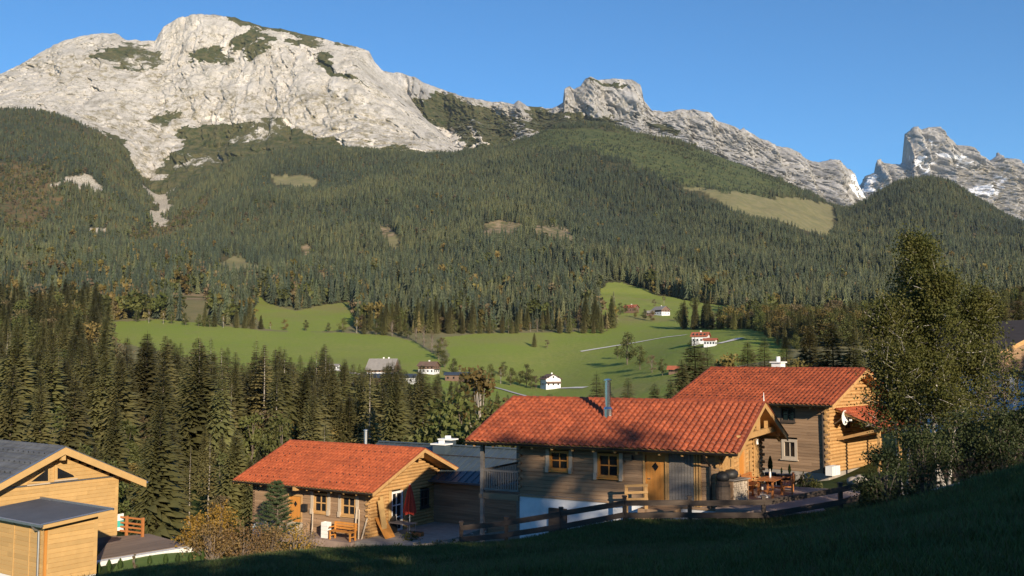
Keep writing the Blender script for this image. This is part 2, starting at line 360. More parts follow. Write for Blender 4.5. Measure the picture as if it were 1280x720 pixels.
# ---- rock mountains
def rock_material(name, rock1, rock2, snow=False):
    m = bpy.data.materials.new(name); m.use_nodes = True; MATS[name] = m
    t = m.node_tree; b = t.nodes['Principled BSDF']; b.inputs['Roughness'].default_value = .95; b.inputs['Specular IOR Level'].default_value = .1
    tc = t.nodes.new('ShaderNodeTexCoord')
    def noise(s, d=7, st=(1, 1, 1), rough=.6, rot=(0, 0, 0)):
        mp = t.nodes.new('ShaderNodeMapping'); mp.inputs['Scale'].default_value = st; mp.inputs['Rotation'].default_value = rot; t.links.new(tc.outputs['Object'], mp.inputs[0])
        n = t.nodes.new('ShaderNodeTexNoise'); n.inputs['Scale'].default_value = s; n.inputs['Detail'].default_value = d; n.inputs['Roughness'].default_value = rough
        t.links.new(mp.outputs[0], n.inputs['Vector']); return n.outputs['Fac']
    def mix(f, a, c):
        x = t.nodes.new('ShaderNodeMix'); x.data_type = 'RGBA'
        for s, v in (('Factor', f), ('A', a), ('B', c)):
            if isinstance(v, tuple): x.inputs[s].default_value = (*v, 1)
            else: t.links.new(v, x.inputs[s])
        return x.outputs['Result']
    def math_(op, a, c):
        x = t.nodes.new('ShaderNodeMath'); x.operation = op
        for i, v in enumerate((a, c)):
            if isinstance(v, (int, float)): x.inputs[i].default_value = v
            else: t.links.new(v, x.inputs[i])
        return x.outputs[0]
    def rng(s, a, c):
        r = t.nodes.new('ShaderNodeMapRange'); r.inputs['From Min'].default_value = a; r.inputs['From Max'].default_value = c; t.links.new(s, r.inputs['Value']); return r.outputs[0]
    def at(n):
        a = t.nodes.new('ShaderNodeAttribute'); a.attribute_name = n; return a.outputs['Fac']
    n1, n2, n3 = noise(.004), noise(.03, 8, (1, .7, 1.2), .7), noise(.012, 8, (1.5, .4, .45), .65)
    rock = mix(rng(n3, .35, .65), rock1, rock2)
    rock = mix(rng(n2, .58, .78), rock, tuple(.75*x for x in rock2))
    n5 = noise(.011, 7, (1.3, .35, .40), .6, (0, R(28), 0)); rock = mix(rng(n5, .57, .66), rock, tuple(.70*x for x in rock2)); rock = mix(rng(n5, .44, .36), rock, tuple(min(.7, 1.15*x) for x in rock1))
    cr = noise(.0075, 6, (1, 1, 1.3), .62); ck = math_('ABSOLUTE', math_('SUBTRACT', cr, .5), 0); rock = mix(rng(ck, .012, 0.0), rock, (.17, .155, .11))
    cr2 = noise(.02, 5, (1, 1, 1.2), .6); ck2 = math_('ABSOLUTE', math_('SUBTRACT', cr2, .5), 0); rock = mix(math_('MULTIPLY', rng(ck2, .014, 0.0), .7), rock, (.20, .18, .13))
    grass = mix(rng(n2, .4, .6), (.040, .052, .018), (.105, .095, .045))
    v = rng(math_('ADD', at('veg'), math_('MULTIPLY', math_('SUBTRACT', n2, .5), 1.3)), .42, .58)
    heath = rng(math_('ADD', at('heath'), math_('MULTIPLY', math_('SUBTRACT', n2, .5), 1.6)), .44, .74)
    c = mix(heath, rock, mix(rng(n2, .4, .6), (.30, .25, .18), (.19, .165, .10)))
    c = mix(v, c, grass)
    c = mix(rng(math_('ADD', at('scree'), math_('MULTIPLY', math_('SUBTRACT', n2, .5), .8)), .4, .6), c, (.62, .57, .50))
    if snow: c = mix(rng(math_('ADD', at('snow'), math_('MULTIPLY', math_('SUBTRACT', n2, .5), .9)), .45, .55), c, (.80, .82, .86))
    t.links.new(c, b.inputs['Base Color'])
    bp = t.nodes.new('ShaderNodeBump'); bp.inputs['Strength'].default_value = .9; bp.inputs['Distance'].default_value = 12; t.links.new(n2, bp.inputs['Height'])
    bp2 = t.nodes.new('ShaderNodeBump'); bp2.inputs['Strength'].default_value = .6; bp2.inputs['Distance'].default_value = 18; t.links.new(n5, bp2.inputs['Height'])
    t.links.new(bp.outputs[0], bp2.inputs['Normal']); t.links.new(bp2.outputs[0], b.inputs['Normal'])
rock_material('limestone', (.51, .48, .44), (.41, .385, .345)); rock_material('far_limestone', (.43, .415, .40), (.29, .285, .28), True)
def mountain(label, x0, x1, curves, nrow, amp, wave, mtl, veg, heath=(), scree=(), snow=(), vegn=0.25, seed=0, step=1.0, spur=0, crests=(), edge0=.4, slant=.3, crag=1.0):
    """curves: (Y, [(x, y), ...]) from foot to skyline, then the back side is added"""
    xs = np.arange(x0, x1+.1, step); K = len(curves)
    P = np.zeros((K+1, len(xs), 3))
    for k, (Y, c) in enumerate(curves):
        cy = np.interp(xs, [q[0] for q in c], [q[1] for q in c])
        Yk = Y if np.isscalar(Y) else np.interp(xs, [q[0] for q in Y], [q[1] for q in Y])
        rx, rz = ray(xs, cy); P[k] = np.stack([rx*Yk, np.ones_like(xs)*Yk, rz*Yk], -1)
    P[K] = P[K-1]*np.array([1.1, 1.1, 1.0]); P[K, :, 2] -= 350
    # parameter along the profile
    s = np.linspace(0, K-1, nrow); k = np.clip(s.astype(int), 0, K-2); u = (s-k)[:, None, None]
    Pm = np.concatenate([P[:1]*2-P[1:2], P[:K], P[K-1:K]*2-P[K-2:K-1]])      # padded for a smooth profile
    p0, p1, p2, p3 = Pm[k], Pm[k+1], Pm[k+2], Pm[k+3]
    G = 0.5*((2*p1)+(-p0+p2)*u+(2*p0-5*p1+4*p2-p3)*u*u+(-p0+3*p1-3*p2+p3)*u**3)*.5+.5*(p1*(1-u)+p2*u)
    X, Y, Z = G[..., 0], G[..., 1], G[..., 2]
    edge = np.clip((K-1-s)/(.22*(K-1)), 0, 1)[:, None]**.7*(1-edge0)+edge0
    X_ = X+.35*Z+.25*wave*fbm(X/wave, Y/wave, Z/wave, 2, seed+90)          # gullies run slanting down the face
    n = fbm(X_/wave, Y/(wave*2.6), Z/(wave*2.6), 6, seed, .55, True)
    n2 = fbm(X_/(wave*.45), Y/(wave*1.2), Z/(wave*1.2), 5, seed+30, .55)
    n3 = np.abs(fbm(X_/(wave*.6)+3, Y/(wave*1.6), Z/(wave*1.6), 6, seed+60, .6)); n4 = np.abs(fbm(X_/(wave*.22), Y/(wave*.5), Z/(wave*.5), 5, seed+70, .62))
    d = amp*(n*.5+n2*.4+np.minimum(n3, .25)*1.6+np.minimum(n4, .2)*crag)*edge
    if spur:
        xx = xs[None]+slant*(np.linspace(0, 1, nrow)[:, None]-.5)*60+6*fbm(X/300, Y/300, Z/200, 3, seed+44); cr = np.array(crests, float); a = np.full(xx.shape, 1e9)
        for c in cr: a = np.minimum(a, np.where(xx < c, (c-xx)*.75, (xx-c)*1.35))
        d = d+spur*np.clip(1-a/22, -.6, 1)*np.clip(edge*1.3-.1, 0, 1)
    G = G.copy(); G[..., 1] -= d*1.3; G[..., 2] += d*(.06-1.3*Z/Y)          # relief stands out from the face, away from the slope behind
    top = fbm(xs/9+seed, xs*0, xs*0, 4, seed+3, .6)*55*.13
    G[..., 2] += top[None]*np.clip(1-(K-1-s)/(.25*(K-1)), 0, 1)[:, None]
    V = np.concatenate([G, P[K:K+1]]); nr = nrow+1
    me = np_mesh('mountain', V.reshape(-1, 3), grid_faces(nr, len(xs)), mtl)
    px, py = project(V[..., 0], V[..., 1], V[..., 2])
    jx, jy = 34*fbm(V[..., 0]/200, V[..., 2]/140, V[..., 1]/300, 5, 70, .65), 20*fbm(V[..., 0]/200, V[..., 2]/140, V[..., 1]/300, 5, 80, .65)
    def mask(ps):
        m = np.zeros(px.shape)
        for p in ps: m = np.maximum(m, inpoly(px+jx, py+jy, p)*1.0)
        return m
    attr(me, 'veg', np.clip(mask(veg)*.75+vegn*fbm(V[..., 0]/260, V[..., 1]/260, V[..., 2]/160, 4, 90), 0, 1)); attr(me, 'heath', mask(heath)*.5)
    attr(me, 'scree', mask(scree)*.8); attr(me, 'snow', mask(snow)*.8)
    return tag(obj('mountain', me), label, kind='structure')
MX0 = [(-450, 160), (0, 165), (100, 182), (150, 212), (190, 270), (240, 258), (300, 236), (350, 220), (400, 210), (590, 208)]
mountain('broad pale limestone massif on the left', -450, 596, [
    (3440, MX0),
    (3900, [(-450, 140), (0, 133), (100, 137), (150, 152), (200, 172), (250, 182), (300, 176), (400, 166), (450, 162), (520, 176), (560, 189), (596, 203)]),
    (4300, [(-450, 125), (0, 113), (100, 92), (150, 102), (200, 112), (300, 108), (400, 104), (450, 100), (500, 128), (550, 166), (596, 201)]),
    (4560, [(-450, 118), (0, 102), (60, 75), (100, 60), (150, 66), (195, 74), (230, 64), (300, 62), (330, 58), (400, 72), (450, 78), (472, 98), (520, 138), (596, 200)]),
    (4760, [(-450, 112), (-200, 122), (-60, 118), (0, 97), (22, 86), (40, 76), (60, 61), (80, 52), (100, 46), (130, 41), (150, 43), (158, 50), (194, 52), (199, 44), (206, 34), (224, 22), (240, 19), (262, 18), (290, 21), (315, 28), (330, 33), (360, 38), (380, 42), (420, 53), (448, 58), (462, 64), (470, 78), (478, 88), (490, 96), (505, 112), (520, 130), (535, 146), (550, 161), (580, 192), (596, 199)])],
    260, 95, 430, 'limestone',
    [[(105, 55), (150, 50), (195, 55), (215, 62), (205, 75), (180, 82), (140, 78), (110, 70)], [(280, 20), (330, 33), (455, 58), (440, 62), (380, 52), (330, 45), (300, 35)], [(240, 66), (285, 64), (285, 78), (245, 80)], [(300, 55), (325, 42), (330, 48), (310, 68), (296, 68)],
     [(385, 60), (410, 75), (430, 95), (445, 110), (430, 108), (405, 90), (388, 78)], [(230, 165), (330, 150), (420, 170), (560, 192), (400, 205), (300, 205), (225, 235), (195, 235)], [(180, 150), (215, 140), (230, 135), (200, 165), (170, 170)], [(160, 212), (206, 222), (216, 262), (192, 288), (166, 250)], [(120, 165), (150, 175), (165, 205), (150, 205)]],
    [[(100, 130), (300, 110), (430, 120), (560, 185), (420, 200), (230, 262), (180, 285), (150, 200)], [(0, 75), (120, 60), (220, 85), (200, 110), (60, 100)]],
    [[(415, 165), (425, 170), (445, 192), (438, 192)], [(450, 168), (458, 170), (484, 195), (476, 195)], [(520, 185), (535, 188), (555, 194), (520, 192)], [(260, 145), (282, 148), (285, 153), (258, 152)], [(345, 150), (368, 158), (360, 162), (342, 154)]], vegn=.48, seed=1)
mountain('pale cliff ridge with a square tower in the middle', 470, 1108, [
    (3800, [(470, 212), (640, 205), (700, 186), (760, 186), (800, 194), (850, 203), (900, 218), (950, 238), (1000, 258), (1050, 284), (1108, 300)]),
    (4350, [(470, 175), (560, 172), (640, 172), (700, 163), (760, 166), (800, 172), (850, 182), (900, 204), (950, 225), (1000, 246), (1050, 272), (1108, 290)]),
    (4800, [(470, 140), (560, 146), (620, 150), (660, 152), (700, 150), (760, 148), (805, 152), (850, 164), (900, 184), (950, 204), (1000, 224), (1030, 232), (1050, 245), (1108, 280)]),
    ([(470, 4950), (900, 4950), (1000, 5300), (1108, 5600)], [(470, 86), (488, 91), (500, 91), (520, 97), (540, 108), (560, 115), (580, 121), (600, 125), (625, 128), (642, 131), (648, 127), (660, 133), (690, 136), (702, 130), (704, 113), (711, 107), (716, 112), (724, 108), (730, 99), (736, 97), (745, 100), (765, 99), (790, 101), (800, 106), (805, 126), (814, 138), (830, 141), (850, 137), (870, 139), (884, 143), (896, 153), (918, 163), (925, 160), (940, 172), (960, 180), (985, 187), (1000, 197), (1018, 204), (1030, 200), (1048, 199), (1058, 208), (1068, 216), (1076, 235), (1108, 275)])],
    180, 90, 210, 'far_limestone',
    [[(500, 125), (560, 120), (650, 150), (655, 190), (580, 200), (540, 165)], [(660, 140), (700, 135), (735, 142), (770, 150), (760, 165), (690, 168), (650, 165)], [(735, 98), (785, 100), (780, 105), (745, 105)], [(800, 150), (850, 158), (845, 170), (800, 160)], [(640, 130), (700, 134), (690, 142), (650, 140)]],
    [[(560, 120), (660, 130), (700, 150), (640, 185), (560, 170)]], [[(540, 150), (556, 155), (580, 192), (560, 192)], [(588, 160), (594, 160), (598, 190), (590, 190)]], [[(1072, 215), (1082, 225), (1078, 245), (1066, 240)]], vegn=.30, seed=5, crag=1.5, spur=110, crests=(500, 540, 600, 655, 712, 745, 790, 850, 885, 925, 962, 1000, 1040), edge0=.5)
mountain('far twin-topped rock peak with snow patches on the right', 1030, 1760, [
    (5600, [(1030, 300), (1760, 330)]),
    (6300, [(1030, 276), (1080, 262), (1120, 244), (1180, 240), (1240, 250), (1280, 262), (1400, 285), (1760, 310)]),
    (6750, [(1030, 262), (1070, 245), (1090, 236), (1118, 232), (1160, 218), (1190, 220), (1240, 228), (1280, 240), (1400, 262), (1760, 300)]),
    (6950, [(1030, 256), (1060, 246), (1072, 222), (1080, 216), (1086, 201), (1092, 199), (1098, 205), (1112, 207), (1117, 204), (1119, 180), (1121, 168), (1128, 160), (1136, 159), (1142, 164), (1150, 160), (1162, 160), (1172, 163), (1178, 172), (1184, 182), (1194, 184), (1206, 190), (1218, 196), (1222, 203), (1230, 194), (1236, 192), (1244, 199), (1256, 201), (1268, 204), (1282, 210), (1330, 235), (1400, 228), (1520, 262), (1760, 285)])],
    180, 120, 250, 'far_limestone', [], [[(1190, 205), (1300, 215), (1300, 270), (1200, 250)]], [],
    [[(1090, 222), (1108, 228), (1098, 244), (1082, 246)], [(1170, 190), (1205, 196), (1200, 203), (1168, 198)], [(1140, 195), (1158, 200), (1160, 212), (1148, 212)], [(1205, 230), (1245, 232), (1238, 246), (1208, 240)], [(1160, 205), (1182, 207), (1170, 214)], [(1245, 222), (1262, 226), (1255, 232)], [(1155, 170), (1162, 172), (1160, 182)]], vegn=.1, seed=9, crag=1.6, spur=200, crests=(1062, 1092, 1126, 1142, 1170, 1206, 1236, 1262, 1300, 1350, 1400, 1470, 1540, 1620), edge0=.55)
# ================================================================== TREES
leafmat('spruce_needles', (.105, .108, .040), (.185, .165, .066), .45, .38, .42)
leafmat('larch_needles', (.13, .115, .042), (.18, .145, .055), .6, .3, .25)
leafmat('far_needles', (.040, .052, .026), (.066, .075, .036), .12, .45, .12)
leafmat('far_needles_light', (.070, .080, .034), (.100, .100, .042), .12, .35, .12)
leafmat('far_needles_dark', (.026, .040, .025), (.044, .056, .032), .12, .35, .10)
leafmat('autumn_leaf', (.140, .118, .034), (.180, .130, .040), .6, .35, .3)
leafmat('green_leaf', (.070, .088, .024), (.120, .120, .036), .6, .3, .3)
leafmat('rust_leaf', (.120, .088, .045), (.140, .105, .055), .6, .35, .25)
leafmat('birch_leaf', (.070, .085, .020), (.125, .120, .030), 1.2, .15, .35)
mat('bark', (.10, .075, .055), (.17, .14, .11), 3, .9, .5, (1, 1, .3))
mat('pale_bark', (.34, .31, .27), (.20, .17, .14), 3, .9, .4, (1, 1, .5))
mat('birch_bark', (.55, .52, .47), (.10, .085, .075), 2.5, .85, .3, (1, 1, 3), contrast=.25)
mat('grey_twig', (.20, .16, .13), (.14, .11, .09), 3, .9, .2)
def spruce_crown(h, seed, dens=1.0, low=.06, spread=.17, droop=.45, bare=0.0):
    """whorls of drooping boughs, each bough a ragged frond of side twigs"""
    r = random.Random(seed); b = MB(); z = h*low; dens *= 1.3; gap0 = h*.034/dens
    while z < h*.985:
        q = (z/h-low)/(1-low); L = h*spread*((1-q)**.72)*(1.0 if q > .12 else .55+.45*q/.12)*r.uniform(.82, 1.12)+.12
        nb = max(4, int((5+4*(1-q))*dens)); a0 = r.uniform(0, 6.3)
        if r.random() > bare*(1-q):
            for i in range(nb+nb//2):
                if r.random() < .10: continue
                a = a0+i*6.283/nb+r.uniform(-.3, .3); l = L*(r.uniform(.62, 1.15) if i < nb else r.uniform(.35, .55)); dz = -l*droop*r.uniform(.6, 1.3)*(1-q*.8)+l*.25*q
                ca, sa = math.cos(a), math.sin(a); wd = (.14*l+.12)*r.uniform(.8, 1.2)
                def P(f, sd, up=0):
                    return (ca*l*f-sa*sd, sa*l*f+ca*sd, z+dz*f*f+up+l*.10*math.sin(f*3.1))
                k = len(b.v)
                b.v += [P(.03, 0), P(.35, wd*1.5, -.10*l), P(.38, 0, .03*l), P(.35, -wd*1.5, -.10*l), P(.66, wd*1.35, -.13*l), P(.70, 0, .02*l), P(.66, -wd*1.35, -.13*l), P(1.0, wd*.35, -.06*l), P(1.05, 0), P(.55, wd*.25, -.04*l), P(.55, -wd*.25, -.04*l)]
                b.f += [(k, k+1, k+2), (k, k+2, k+3), (k+2, k+9, k+4), (k+2, k+4, k+5), (k+2, k+5, k+6), (k+2, k+6, k+10), (k+5, k+7, k+8), (k+5, k+8, k+6)]
        z += gap0*(1-.72*q)*r.uniform(.8, 1.2)
    b.v += [(0, .05, h*.95), (.05, -.04, h*.95), (0, 0, h*1.02)]; k = len(b.v); b.f.append((k-3, k-2, k-1))
    return b
def trunk_mb(h, rb, lean=0, n=7, top=.03, seed=0):
    r = random.Random(seed); return MB().tube([(lean*t*h*.15+r.uniform(-.02, .02)*h*.2*(t > 0), r.uniform(-.02, .02)*h*.1*(t > 0), t*h) for t in (0, .12, .35, .6, .85, 1)], [rb*1.25, rb, rb*.75, rb*.45, rb*.18, top*.5], n)
SPR = []
for i, (dn, lo, spd, dr, br) in enumerate([(1.0, .04, .165, .45, 0), (1.1, .05, .15, .38, 0), (1.0, .14, .16, .5, .05), (1.15, .03, .19, .35, 0), (.95, .30, .15, .5, .1), (1.0, .02, .21, .30, 0)]):
    SPR.append((spruce_crown(20, 100+i, dn, lo, spd, dr, br).mesh('crown', 'spruce_needles'), trunk_mb(19.3, .24, seed=i).mesh('trunk', 'pale_bark' if i in (2, 4) else 'bark')))
LAR = [(spruce_crown(20, 140, .62, .2, .16, .2, .2).mesh('crown', 'larch_needles'), trunk_mb(19.6, .22, seed=9).mesh('trunk', 'pale_bark'))]
def leaf_cloud(n, h, w, seed, size, z0=.2, lobes=9, fill=.55):
    """leaf cards gathered in clumps through an uneven crown; returns mesh builder and clump centres"""
    r = np.random.default_rng(seed); cs = []
    for i in range(lobes):
        q = r.uniform(0, 1); zc = h*(z0+(1-z0)*(.08+.86*q)); rad = w*.5*math.sin(math.pi*(.18+.74*q))*r.uniform(.25, .85); a = r.uniform(0, 6.283)
        cs.append((rad*math.cos(a), rad*math.sin(a), zc, w*r.uniform(.16, .30)))
    cs = np.array(cs); k = r.integers(0, lobes, n); d = r.normal(size=(n, 3)); d /= np.linalg.norm(d, axis=1)[:, None]
    rr = r.uniform(0, 1, n)**fill; c = cs[k, :3]+d*(rr*cs[k, 3])[:, None]*np.array([1.1, 1.1, .8])
    c += r.normal(size=(n, 3))*w*.02
    u = r.normal(size=(n, 3)); u /= np.linalg.norm(u, axis=1)[:, None]; v = np.cross(u, r.normal(size=(n, 3))); v /= np.linalg.norm(v, axis=1)[:, None]
    s = (size*r.uniform(.6, 1.4, n))[:, None]
    V = np.stack([c-u*s*.5, c+v*s*.32, c+u*s*.5, c-v*s*.32], 1).reshape(-1, 3)
    V[:, 2] = np.maximum(V[:, 2], .02)
    return V, np.arange(4*n).reshape(n, 4), cs
def broadleaf(n, h, w, seed, size, leaf, bark, z0=.2, lobes=10, tr=.012):
    V, f, cs = leaf_cloud(n, h, w, seed, size, z0, lobes); crown = np_mesh('crown', V, f, leaf, smooth=False)
    t = MB(); r = random.Random(seed); rb = h*tr+.03
    t.tube([(0, 0, 0), (.01*h, 0, h*.25), (-.01*h, .01*h, h*.6), (0, 0, h*.9)], [rb*1.2, rb, rb*.6, rb*.15], 7)
    for c in cs:
        zb = min(c[2]*.75, h*.7)*r.uniform(.5, .95); t.tube([(0, 0, zb), (c[0]*.5, c[1]*.5, (zb+c[2])*.5+.03*h), (c[0], c[1], c[2])], [rb*.45, rb*.3, rb*.1], 5)
    return crown, t.mesh('trunk', bark)
BRD = {'green': [broadleaf(1500, 12, 8, 1, .55, 'green_leaf', 'bark', .12, 14), broadleaf(1400, 12, 7, 2, .55, 'green_leaf', 'bark', .1, 12)],
       'yellow': [broadleaf(1400, 12, 8, 3, .55, 'autumn_leaf', 'bark', .1, 13), broadleaf(900, 12, 5.2, 4, .45, 'autumn_leaf', 'pale_bark', .15, 14)],
       'rust': [broadleaf(1000, 12, 7.5, 5, .45, 'rust_leaf', 'grey_twig', .1, 12)],
       'bare': [broadleaf(420, 12, 6.5, 6, .40, 'rust_leaf', 'grey_twig', .12, 22, .016)]}
# low-detail trees for the far wood
def far_spruce(seed, n=9, m=7, wd=.17):
    r = random.Random(seed); b = MB(); h = 1.0
    for i in range(n):
        q = i/n; z = .06+.90*q; L = wd*(1-q)**.8*r.uniform(.85, 1.15)+.012; a0 = r.uniform(0, 6)
        zt = min(1.0, z+.20*(1-.4*q)); k = len(b.v); b.v.append((0, 0, zt))
        for j in range(m):
            a = a0+j*6.283/m; l = L*r.uniform(.7, 1.2); b.v.append((l*math.cos(a), l*math.sin(a), z-.035*r.uniform(.3, 1.5)))
            a2 = a+3.1416/m; b.v.append((l*.45*math.cos(a2), l*.45*math.sin(a2), z+.03))
        for j in range(2*m): b.f.append((k, k+1+j, k+1+(j+1) % (2*m)))
    b.tube([(0, 0, -.03), (0, 0, .3)], [.012, .009], 4, cap=False)
    return b
PCOL = bpy.data.collections.new('far_tree_shapes')
def proto(me): o = bpy.data.objects.new('far_tree.%03d' % len(PCOL.objects), me); PCOL.objects.link(o); return o
for i in range(4): proto(far_spruce(200+i, 9, 7, (.17, .15, .20, .14)[i]).mesh('far_tree', ('far_needles', 'far_needles_light', 'far_needles', 'far_needles_dark')[i]))       # 0-3
for i, lf in enumerate(('green_leaf', 'autumn_leaf', 'rust_leaf')):                                                # 4-6
    V, f, cs = leaf_cloud(150, 1, .75, 300+i, .16, .05, 7); proto(np_mesh('far_tree', V, f, lf, smooth=False))
for i in range(2): proto(far_spruce(220+i, 7, 6, .17).mesh('far_tree', 'larch_needles'))                           # 7-8
from mathutils import Matrix
for i in (0, 1, 3, 5):                                                                                             # 9-12, for the nearer edge of the wood
    m_ = SPR[i][0].copy(); m_.transform(Matrix.Scale(.05, 4)); proto(m_)
for cr_, h_ in ((BRD['green'][0][0], 12), (BRD['yellow'][0][0], 12), (BRD['rust'][0][0], 12), (BRD['green'][1][0], 12)):    # 13-16
    m_ = cr_.copy(); m_.transform(Matrix.Scale(1/12, 4)); proto(m_)
for i in range(17):
    PCOL.objects[i]['kind'] = 'stuff'
def scatter(name, P, rz, sc, idx, coll, label):
    me = bpy.data.meshes.new(name); me.vertices.add(len(P)); me.vertices.foreach_set('co', np.asarray(P, np.float32).ravel())
    for k, a in (('rz', rz), ('sx', sc[:, 0]), ('sz', sc[:, 1])): attr(me, k, np.asarray(a))
    at = me.attributes.new('idx', 'INT', 'POINT'); at.data.foreach_set('value', np.asarray(idx, np.int32))
    o = obj(name, me); tag(o, label, kind='stuff')
    g = bpy.data.node_groups.new(name, 'GeometryNodeTree')
    g.interface.new_socket('Geometry', in_out='INPUT', socket_type='NodeSocketGeometry'); g.interface.new_socket('Geometry', in_out='OUTPUT', socket_type='NodeSocketGeometry')
    N = g.nodes.new; L = g.links.new
    i_, o_ = N('NodeGroupInput'), N('NodeGroupOutput'); ip = N('GeometryNodeInstanceOnPoints'); ci = N('GeometryNodeCollectionInfo')
    ci.inputs['Collection'].default_value = coll; ci.inputs['Separate Children'].default_value = True; ci.inputs['Reset Children'].default_value = True
    def na(n, t='FLOAT'):
        a = N('GeometryNodeInputNamedAttribute'); a.data_type = t; a.inputs['Name'].default_value = n; return a.outputs['Attribute']
    cx = N('ShaderNodeCombineXYZ'); L(na('rz'), cx.inputs['Z']); cs = N('ShaderNodeCombineXYZ')
    sx = na('sx'); L(sx, cs.inputs['X']); L(sx, cs.inputs['Y']); L(na('sz'), cs.inputs['Z'])
    L(i_.outputs[0], ip.inputs['Points']); L(ci.outputs[0], ip.inputs['Instance']); ip.inputs['Pick Instance'].default_value = True
    L(na('idx', 'INT'), ip.inputs['Instance Index']); L(cx.outputs[0], ip.inputs['Rotation']); L(cs.outputs[0], ip.inputs['Scale']); L(ip.outputs[0], o_.inputs[0])
    md = o.modifiers.new('scatter', 'NODES'); md.node_group = g
    return o
# ---- the far wood on the mountainside: one mass
def far_wood():
    Ys = []; Ts = []
    n = 230000; T0 = .66
    Y = np.sqrt(RNG.uniform(330**2, 3540**2, n)); t = RNG.uniform(-T0, T0, n); X = t*Y
    sp = np.interp(Y, [330, 700, 1500, 3500], [1, 1, .95, .8]); keep = RNG.uniform(0, 1, n) < sp; X, Y = X[keep], Y[keep]
    Z = H(X, Y); c = covers(X, Y, Z); px, py = project(X, Y, Z)
    u = RNG.uniform(0, 1, len(X)); patch = fbm(X/160, Y/160, X*0, 3, 61); patch2 = fbm(X/420, Y/420, X*0, 3, 66)
    ok = ~(c['meadow'] | (c['clear'] & (u > .12)) | c['scree']); ok &= ~(c['pasture'] & (u > .03)); ok &= ~(c['shrub'] & (u > .45)); ok &= ~(c['dwarf'] & (u > .30+.5*patch))
    ok &= (patch > -.36) | (RNG.uniform(0, 1, len(X)) < .32)
    # the wood has its edge at the foot of the slope: below it only meadow trees and the band built tree by tree
    lowx = [-900, 0, 110, 135, 560, 600, 940, 1000, 1060, 1300, 1800]; lowy = [1e4, 1e4, 1e4, 402, 418, 412, 412, 450, 475, 1e4, 1e4]
    ok &= (py < np.interp(px, lowx, lowy)) | (px > 1050) | (px < 130)
    hpx = 17/Y*F
    for ps in (CLEAR, PASTURE, MEADOW[2:]):
        for p_ in ps:
            ok &= ~inpoly(px, py-hpx*.30, p_) & ~inpoly(px, py-hpx*.55, p_)
            if ps is not MEADOW[2:] and ps[0] is not MEADOW[2]: ok &= ~inpoly(px, py-hpx*.7, p_)
    for fq in (.3, .6, .95): ok &= ~inpoly(px, py-hpx*fq, [(768, 374), (846, 374), (846, 393), (768, 393)])
    ok &= ~((px > 925) & (Y < 430))
    X, Y, Z, px, py, u, patch, patch2 = [a[ok] for a in (X, Y, Z, px, py, u, patch, patch2)]; dw = c['dwarf'][ok]; sh = c['shrub'][ok]
    m = len(X); h = RNG.normal(20, 6, m).clip(7, 34)*np.interp(Y, [600, 2600, 3500], [1.08, .95, .72])*(1+.25*patch2); h = np.where(dw, h*.38, h); h = np.where(sh, h*.6, h)
    tone = fbm(X/240, Y/330, X*0, 4, 77, .6)+RNG.normal(0, .28, m); idx = np.where(tone > .28, 1, np.where(tone < -.28, 3, RNG.choice([0, 2], m))); r2 = RNG.uniform(0, 1, m)
    mixed = (sh*.55+np.where(px < 240, .16, .03)+np.where((py > 350) & (py < 420), .16, 0)+np.where((px < 200) & (py > 380), .22, 0)+.12*np.clip(patch2, 0, 1))
    bl = r2 < mixed; idx = np.where(bl, RNG.choice([4, 4, 5, 6, 7, 8], m), idx); h = np.where(bl, h*.75, h)
    rt_ = (px > 900) & (Y < 850); h = np.where(rt_, h*.5, h); idx = np.where(rt_ & (RNG.uniform(0, 1, m) < .35), RNG.choice([4, 4, 5, 6], m), idx); near = Y < 800; idx = np.where(near & (idx < 4), RNG.integers(9, 13, m), idx); idx = np.where(near & (idx == 4), 13, idx); idx = np.where(near & (idx == 5), 14, idx); idx = np.where(near & (idx == 6), 15, idx)
    sx = h*RNG.uniform(.85, 1.25, m)*np.where(dw, 1.8, 1.0)
    return scatter('forest', np.stack([X, Y, Z-.2], 1), RNG.uniform(0, 6.28, m), np.stack([sx, h], 1), idx, PCOL, 'dark spruce forest covering the mountainside'), m
FW, NFW = far_wood(); print('far wood trees', NFW)
# ---- single trees
def tree(name, kinds, px, top, Y, label, group, k=None, h=None, wide=1.0, cat='tree', X=None):
    """a tree at picture column px and distance Y, its top at picture row top"""
    rx, rz = ray(px, top); X = rx*Y if X is None else X; zg = hz1(X, Y); hh = h if h else rz*Y-zg
    k = random.randrange(len(kinds)) if k is None else k; cr, tk = kinds[k]; h0 = 20.0 if kinds in (SPR, LAR) else 12.0
    e = empty(name, (X, Y, zg-.12), random.uniform(0, 6.28), label, cat, group); s = hh/h0; e.scale = (s*wide, s*wide, s)
    obj('crown', cr, e); obj('trunk', tk, e)
    return e
GB = 'spruces in the wood behind the houses'
canx = [-80, 0, 60, 130, 160, 215, 270, 300, 345, 375, 410, 440, 470, 500, 540, 580, 620]; cany = [400, 400, 402, 408, 418, 412, 416, 432, 418, 430, 424, 446, 458, 448, 452, 470, 480]
cand = []
n_ = 0
while len(cand) < 330 and n_ < 12000:
    n_ += 1; q = random.random(); Y = 84+q**.8*250; px = random.uniform(-70, 612)
    # keep clear of the houses and of the trees already standing
    if px > 430 and Y < 100: continue
    if px > 540 and random.random() < .45: continue
    X = float(ray(px, 450)[0])*Y
    if any((X-a)**2+(Y-b)**2 < (1.9+.007*Y)**2 for a, b, _ in cand): continue
    cand.append((X, Y, px))
